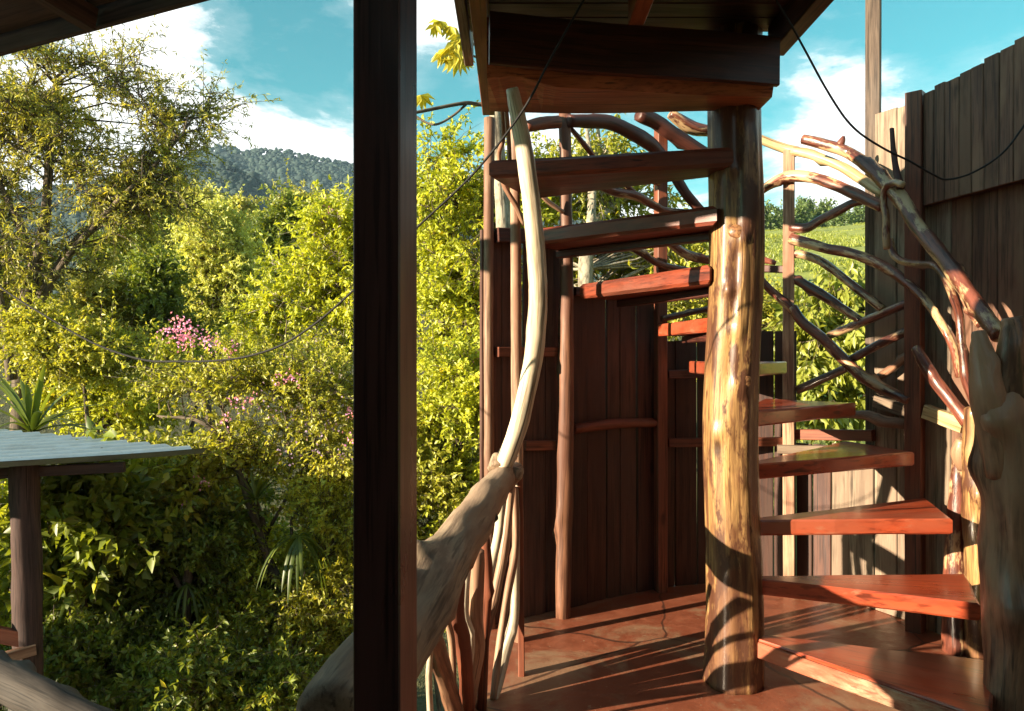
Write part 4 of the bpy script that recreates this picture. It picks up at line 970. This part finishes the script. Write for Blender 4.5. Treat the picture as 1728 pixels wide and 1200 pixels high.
# --- mid valley shrubs and trees
mids = [
    ('feathery_tree', 'round pale feathery tree in the middle of the valley', 'tree', 22, [(362, 410, 72, 85), (335, 480, 60, 60), (405, 470, 55, 70), (370, 530, 60, 40)], 'lf_pale', 150, 0.6, 14, 20, (0.12, 0.05)),
    ('valley_tree', 'olive valley tree left of the round pale tree', 'tree', 19, [(170, 520, 75, 75), (245, 580, 55, 50)], 'lf_olive', 80, 0.6, 13, 18, (0.13, 0.05)),
    ('valley_tree', 'dark valley tree right of the round pale tree', 'tree', 27, [(462, 420, 45, 70), (485, 370, 36, 36)], 'lf_dark', 70, 0.8, 12, 18, (0.18, 0.08)),
    ('valley_tree', 'grey green valley tree below the blue hill', 'tree', 34, [(520, 365, 50, 38), (490, 345, 25, 25)], 'lf_olive', 60, 0.9, 12, 18, (0.2, 0.09)),
    ('valley_tree', 'far valley tree just above the round pale tree', 'tree', 42, [(330, 350, 60, 24), (400, 360, 50, 20)], 'lf_olive', 60, 1.0, 12, 16, (0.24, 0.11)),
    ('valley_tree', 'valley tree half hidden by the feathery limb', 'tree', 30, [(250, 400, 60, 45), (200, 420, 60, 40)], 'lf_dark', 70, 0.85, 12, 18, (0.2, 0.09)),
    ('valley_tree', 'small dark tree in the shade beside the round pale tree', 'tree', 19, [(268, 500, 40, 85), (300, 560, 40, 40)], 'lf_dark', 70, 0.6, 12, 18, (0.15, 0.07)),
    ('valley_bush', 'sunlit bush under the round pale tree', 'bush', 14, [(300, 620, 70, 35), (430, 590, 60, 35)], 'lf_yellow', 70, 0.42, 13, 18, (0.085, 0.042)),
    ('valley_bush', 'olive bush at the foot of the airy tree', 'bush', 12, [(150, 600, 110, 60), (70, 560, 60, 70)], 'lf_mid', 90, 0.42, 13, 18, (0.085, 0.04)),
    ('valley_bush', 'broad bush below the small dark tree', 'bush', 13, [(200, 690, 110, 50), (120, 660, 80, 50)], 'lf_yellow', 80, 0.42, 13, 18, (0.09, 0.045)),
    ('valley_tree', 'mid green valley tree peeping out right beside the veranda post', 'tree', 17, [(680, 420, 70, 80), (620, 480, 60, 60)], 'lf_mid', 60, 0.6, 12, 18, (0.11, 0.05)),
    ('valley_tree', 'wide olive tree at the far left edge', 'tree', 16, [(-60, 480, 130, 110), (30, 560, 90, 70)], 'lf_olive', 90, 0.6, 12, 18, (0.12, 0.05)),
]
for i, (nm, lb, ct, Y, ls, mt, nc, cr_, nw, nl, lf) in enumerate(mids):
    lob = [ell(x, y, Y, rx, ry) for x, y, rx, ry in ls]
    tree(nm, lb, ct, (lob[0][0], Y), lob, mt, r0=0.05 + Y * 0.003, ncl=nc, cr=cr_, ntw=nw, nlf=nl, leaf=lf, seed=20 + i, shrink=0.6, group='trees and bushes across the valley')
# --- shaded understory below
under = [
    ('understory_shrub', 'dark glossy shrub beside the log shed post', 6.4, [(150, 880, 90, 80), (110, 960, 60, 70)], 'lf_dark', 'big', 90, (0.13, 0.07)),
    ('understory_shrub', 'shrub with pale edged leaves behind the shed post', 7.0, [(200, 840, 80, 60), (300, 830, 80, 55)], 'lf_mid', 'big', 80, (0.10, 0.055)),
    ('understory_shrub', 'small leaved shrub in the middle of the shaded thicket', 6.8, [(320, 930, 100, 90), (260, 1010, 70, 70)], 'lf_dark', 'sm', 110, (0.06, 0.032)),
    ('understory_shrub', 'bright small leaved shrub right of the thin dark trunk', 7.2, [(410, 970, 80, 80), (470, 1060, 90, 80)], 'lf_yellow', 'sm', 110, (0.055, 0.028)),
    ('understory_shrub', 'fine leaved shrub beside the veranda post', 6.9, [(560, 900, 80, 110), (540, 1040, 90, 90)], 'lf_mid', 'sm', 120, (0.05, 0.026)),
    ('understory_shrub', 'shrub with leaves darkened for shade at the bottom left', 6.0, [(130, 1110, 100, 50), (250, 1140, 80, 50)], 'lf_dark', 'sm', 80, (0.065, 0.034)),  # dark leaf colour stands in for shade on the bottom shrubs
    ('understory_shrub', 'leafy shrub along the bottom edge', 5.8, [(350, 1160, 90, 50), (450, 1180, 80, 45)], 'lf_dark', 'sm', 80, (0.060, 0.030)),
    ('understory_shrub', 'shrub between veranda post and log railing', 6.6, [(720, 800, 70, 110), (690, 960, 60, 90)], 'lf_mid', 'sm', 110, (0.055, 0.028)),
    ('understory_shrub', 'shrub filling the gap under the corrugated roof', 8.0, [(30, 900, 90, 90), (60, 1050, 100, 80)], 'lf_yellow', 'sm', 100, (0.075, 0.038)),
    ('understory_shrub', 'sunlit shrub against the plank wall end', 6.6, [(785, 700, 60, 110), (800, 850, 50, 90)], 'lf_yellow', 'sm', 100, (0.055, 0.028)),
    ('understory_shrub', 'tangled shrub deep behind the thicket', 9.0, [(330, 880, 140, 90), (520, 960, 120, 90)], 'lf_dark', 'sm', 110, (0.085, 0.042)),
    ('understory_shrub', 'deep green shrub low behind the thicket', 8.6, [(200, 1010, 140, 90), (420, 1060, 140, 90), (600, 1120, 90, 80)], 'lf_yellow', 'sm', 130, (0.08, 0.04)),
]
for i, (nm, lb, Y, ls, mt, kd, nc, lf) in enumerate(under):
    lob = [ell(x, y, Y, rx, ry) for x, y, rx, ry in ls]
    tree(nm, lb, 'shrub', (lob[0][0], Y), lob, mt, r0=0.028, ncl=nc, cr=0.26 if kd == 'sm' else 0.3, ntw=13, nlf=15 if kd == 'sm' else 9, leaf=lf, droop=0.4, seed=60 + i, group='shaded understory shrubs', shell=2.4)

# unseen bushes added left of the shed to cast shade over the thicket
for i, (x, y, zc_, w) in enumerate([(-8.0, 2.6, -0.4, 'nearest'), (-8.4, 4.2, -0.3, 'middle'), (-8.8, 5.9, -0.6, 'farthest')]):
    tree('shade_bush', w + ' of three unseen tall bushes added left of the shed for shade', 'bush', (x, y), [(x, y, zc_, 1.1, 1.1, 1.7), (x + .2, y + .4, zc_ - 1.2, 1.2, 1.2, 1.3)], 'lf_mid', r0=0.07, ncl=90, cr=0.5, ntw=12, nlf=14, leaf=(0.16, 0.09), seed=90 + i, group='added shade bushes left of the shed')

# thin dark trunks through the thicket
tk = thing('forest_trunk', 'thin dark trunk in the middle of the shaded thicket', 'trunk', (PX(318, 6.6), 6.6, terr(PX(318, 6.6), 6.6)), 'bare trunks in the thicket')
pole('stem', [g3(310, 6.6), pt(312, 1100, 6.6), pt(316, 980, 6.6), pt(325, 880, 6.7), pt(318, 760, 6.8)], [0.05, 0.045, 0.038, 0.03, 0.01], M['bark'], tk, seed=5)
pole('limb', [pt(315, 1010, 6.6), pt(280, 950, 6.6), pt(255, 930, 6.6)], [0.025, 0.015, 0.008], M['bark'], tk, seed=6)
tk = thing('forest_trunk', 'crooked mossy trunk carrying a tuft of strap leaves', 'trunk', (PX(505, 7.0), 7.0, terr(PX(505, 7.0), 7.0)), 'bare trunks in the thicket')
pole('stem', [g3(500, 7.0), pt(498, 1110, 7.0), pt(482, 1010, 7.0), pt(455, 950, 7.0), pt(430, 880, 7.0), pt(400, 790, 7.0), pt(345, 715, 7.0), pt(265, 702, 7.1)], [0.06, 0.055, 0.045, 0.04, 0.036, 0.03, 0.02, 0.008], M['bark'], tk, seed=7)
# rosettes of strap leaves (bromeliads and air plants)
def rosette(name, label, c, n, ln, wd, seed, hang=0.0, mat='lf_strap', spread=1.0):
    rng = np.random.default_rng(seed); c = np.array(c)
    t = thing(name, label, 'plant', tuple(c), 'strap leaved plants')
    for k in range(n):
        a = 2 * math.pi * k / n + rng.uniform(-.3, .3); el = rng.uniform(0.35, 1.35) - hang
        l = ln * rng.uniform(0.7, 1.15); d = np.array([math.cos(a) * math.cos(el) * spread, math.sin(a) * math.cos(el) * spread, math.sin(el)])
        p = c.copy(); V = []; s = np.array([-math.sin(a), math.cos(a), 0])
        ns = 7
        for i in range(ns + 1):
            w = wd * math.sin(math.pi * (0.12 + 0.88 * i / ns)) ** 0.7 * 0.5 + 0.0008
            u = np.cross(s, d)
            V += [p - s * w + u * w * 0.35, p, p + s * w + u * w * 0.35]
            p = p + d * l / ns; d = d + np.array([0, 0, -0.16 - 0.22 * hang]); d /= np.linalg.norm(d)
        Fq = [(3 * i + j, 3 * i + j + 1, 3 * i + j + 4, 3 * i + j + 3) for i in range(ns) for j in (0, 1)]
        mesh_obj('leaf', V, Fq, M[mat], t, tone=np.full(len(V), rng.uniform(0, 1)), smooth=True)
    return t
ros = rosette('bromeliad', 'large rosette of arching strap leaves behind the corrugated roof', pt(55, 730, 7.6), 22, 0.75, 0.07, 1)
pole('stem', [g3(55, 7.6), pt(55, 850, 7.6), pt(55, 732, 7.6)], [0.09, 0.08, 0.06], M['bark'], ros, seed=12)
rosette('bromeliad', 'tuft of strap leaves perched on the crooked trunk', pt(432, 845, 6.9), 16, 0.36, 0.035, 2)
rosette('air_plant', 'hanging dark strap leaves below the perched tuft', pt(505, 905, 6.5), 18, 0.55, 0.03, 3, hang=1.1)
rosette('air_plant', 'hanging strap leaves on the thin dark trunk', pt(316, 985, 6.5), 14, 0.45, 0.025, 4, hang=1.3)
ros = rosette('fern', 'dark drooping fern by the shed post', pt(140, 1000, 6.3), 26, 0.55, 0.04, 5, hang=0.5, mat='lf_dark')
pole('stem', [g3(140, 6.3), pt(140, 1100, 6.3), pt(140, 1002, 6.3)], [0.05, 0.04, 0.035], M['bark'], ros, seed=13)
ros = rosette('banana_clump', 'bright backlit broad leaves near the shed post', pt(125, 1010, 6.2), 9, 0.6, 0.10, 6, mat='lf_cecropia', spread=0.6)
pole('stem', [g3(125, 6.2), pt(125, 1012, 6.2)], [0.05, 0.04], M['bark'], ros, seed=14)

# --- trees behind the stair
Yt = 9.5
tree('dark_tree', 'dark drooping tree with a pale trunk behind the stair', 'tree', (PX(992, Yt), Yt),
     [ell(1000, 300, Yt, 90, 60, .8), ell(1060, 330, Yt, 90, 55, .8), ell(1040, 440, Yt, 120, 70, .9), ell(1120, 420, Yt, 90, 60, .8), ell(930, 300, Yt, 70, 60, .7), ell(1150, 500, Yt, 80, 50, .7), ell(960, 430, Yt, 60, 60, .6)],
     'lf_mid', 'bark_pale', trunk=[[g3(985, Yt), pt(988, 500, Yt - .9), pt(995, 400, Yt - .9), pt(1000, 310, Yt - .8), pt(990, 215, Yt - .7)], [pt(996, 380, Yt - .8), pt(1060, 330, Yt), pt(1110, 300, Yt)], [pt(998, 330, Yt - .8), pt(1010, 240, Yt), pt(1006, 200, Yt)]],
     r0=0.10, ncl=120, cr=0.36, ntw=13, nlf=14, leaf=(0.10, 0.038), droop=0.8, seed=101, upb=0.0)
Yt = 7.4
tree('broadleaf_bush', 'sunlit bush of drooping pointed leaves seen through the balustrade', 'bush', (PX(1420, Yt), Yt),
     [ell(1400, 560, Yt, 85, 75, .6), ell(1440, 500, Yt, 50, 50, .5), ell(1390, 660, Yt, 80, 60, .6), ell(1470, 620, Yt, 60, 80, .5), ell(1350, 560, Yt, 40, 60, .4)],
     'lf_big', 'bark', r0=0.04, ncl=75, cr=0.30, ntw=11, nlf=9, leaf=(0.125, 0.055), droop=1.3, seed=102, upb=0.2)
Yt = 8.6
tree('round_bush', 'low green bush left of the sunlit broadleaf bush', 'bush', (PX(1300, Yt), Yt),
     [ell(1300, 545, Yt, 60, 55, .6), ell(1240, 590, Yt, 70, 70, .6), ell(1180, 520, Yt, 60, 40, .6)], 'lf_mid', r0=0.035, ncl=80, cr=0.28, ntw=13, nlf=15, leaf=(0.055, 0.028), seed=103)
# tussocks in the meadow
rng = np.random.default_rng(5); TV, TA, TL, TN = [], [], [], 0
bp_, ba_, bn_ = [], [], []
for k in range(5200):
    d = 26 + 88 * rng.uniform() ** 0.8; a = rng.uniform(0.24, 0.50); x, y = 1 + d * math.sin(a), 2 + d * math.cos(a)
    if mnoise.noise(Vector((x * 0.11, y * 0.11, 2))) < -0.05: continue
    z = terr(x, y)
    for q in range(7): bp_.append((x + rng.normal() * .10, y + rng.normal() * .10, z - .02)); ba_.append((rng.normal() * .5, rng.normal() * .5, 1)); bn_.append((rng.normal(), rng.normal(), .2))
bp_, ba_, bn_ = map(np.array, (bp_, ba_, bn_)); nb_ = len(bp_)
V_, F_ = leaves_geo(bp_, ba_, bn_, rng.uniform(.12, .36, nb_), rng.uniform(.03, .08, nb_))
props(mesh_obj('meadow_grass', V_, F_, M['lf_big'], tone=np.repeat(rng.uniform(0, .9, nb_), 4)), 'tussocks of yellow green grass on the meadow slope', 'grass', kind='stuff')
# ridge trees on the meadow
rd = [(1292, 372, 22, 26, 'a small dark'), (1316, 374, 14, 22, 'a narrow dark'), (1345, 372, 16, 20, 'a squat'), (1357, 364, 15, 30, 'a pointed'), (1382, 366, 28, 24, 'the widest round'), (1418, 376, 20, 16, 'a low spreading'), (1455, 368, 18, 28, 'a tall round'), (1474, 364, 15, 32, 'a slim rightmost'), (1275, 376, 14, 22, 'a leftmost')]
for i, (px, py, rx, ry, w) in enumerate(rd):
    Y = 122 + (i * 7) % 11
    tree('ridge_tree', w.split(' ', 1)[1] + ' tree standing on the skyline of the meadow', 'tree', (PX(px, Y), Y), [ell(px, py, Y, rx, ry), ell(px + rx * .3, py + ry * .3, Y, rx * .8, ry * .8)], 'lf_far', r0=0.25, ncl=40, cr=1.1, ntw=12, nlf=10, leaf=(0.5, 0.3), seed=130 + i, group='trees on the meadow ridge')
# tree leaning over from behind the landing, with hand-shaped leaves
Yt = 6.0
cec = thing('palmate_tree', 'tree behind the landing with yellow hand shaped leaves hanging in the sky', 'tree', g3(858, Yt, 0))
pole('trunk', [g3(858, Yt), pt(856, 700, Yt), pt(850, 400, Yt), pt(835, 170, Yt), pt(830, 60, Yt)], [0.075, 0.07, 0.06, 0.05, 0.04], M['bark_pale'], cec, seed=140)
pole('limb', [pt(838, 176, Yt), pt(808, 176, Yt), pt(785, 174, Yt - .1), pt(740, 182, Yt - .2), pt(700, 190, Yt - .3), pt(640, 200, Yt - .4)], [0.03, 0.016, 0.014, 0.013, 0.011, 0.007], M['bark'], cec, seed=141)
pole('limb', [pt(788, 175, Yt - .1), pt(765, 195, Yt - .1), pt(740, 209, Yt - .2), pt(722, 208, Yt - .2), pt(700, 195, Yt - .2)], [0.010, 0.009, 0.009, 0.009, 0.008], M['bark'], cec, seed=142)
pole('limb', [pt(832, 90, Yt), pt(790, 70, Yt), pt(760, 58, Yt), pt(742, 42, Yt)], [0.018, 0.010, 0.008, 0.005], M['bark'], cec, seed=143)
pole('limb', [pt(832, 110, Yt), pt(800, 95, Yt), pt(772, 88, Yt)], [0.012, 0.008, 0.005], M['bark'], cec, seed=144)
def palmate(px, py, Y, sz, seed):
    rng = np.random.default_rng(seed); c = np.array(pt(px, py, Y))
    nl = 8; a = np.linspace(-1.2, 1.2, nl) + rng.uniform(-.1, .1, nl); tilt = rng.uniform(-.4, .4)
    ax = np.stack([np.sin(a + tilt), rng.uniform(-.5, .5, nl), -np.cos(a + tilt) * 0.9], 1)
    V_, F_ = leaves_geo(np.repeat(c[None], nl, 0), ax, np.array([[0.2, -1, 0.4]]) + rng.normal(size=(nl, 3)) * .3, np.full(nl, sz), np.full(nl, sz * 0.36), fold=.12, curl=.25)
    mesh_obj('palmate_leaf', V_, F_, M['lf_cecropia'], cec, tone=rng.uniform(0, 1, len(V_)))
for i, (x, y, s) in enumerate([(742, 35, .10), (735, 42, .10), (760, 44, .11), (768, 70, .13), (758, 80, .17), (775, 85, .17), (770, 98, .15), (710, 160, .13), (748, 90, .12), (778, 60, .12)]):
    palmate(x, y, Yt - .05, s, 150 + i)

# ------------------------------------------------------------------ air
def haze(x0, x1, y0, y1, z0, z1, dens):
    V = [(x, y, z) for z in (z0, z1) for y in (y0, y1) for x in (x0, x1)]
    Fc = [(0, 2, 3, 1), (4, 5, 7, 6), (0, 1, 5, 4), (2, 6, 7, 3), (0, 4, 6, 2), (1, 3, 7, 5)]
    m, t, out = new_mat('haze'); v = N(t, 'ShaderNodeVolumePrincipled')
    v.inputs['Color'].default_value = (0.50, 0.76, 1.0, 1); v.inputs['Density'].default_value = dens
    v.inputs['Anisotropy'].default_value = 0.0
    L(t, v.outputs[0], out.inputs['Volume'])
    o = mesh_obj('haze', V, Fc, m, kind='stuff'); o['label'] = 'thin bluish air over the valley'; o['category'] = 'haze'
haze(-1560, 1560, -1560, 1560, -60, 340, 0.00014)
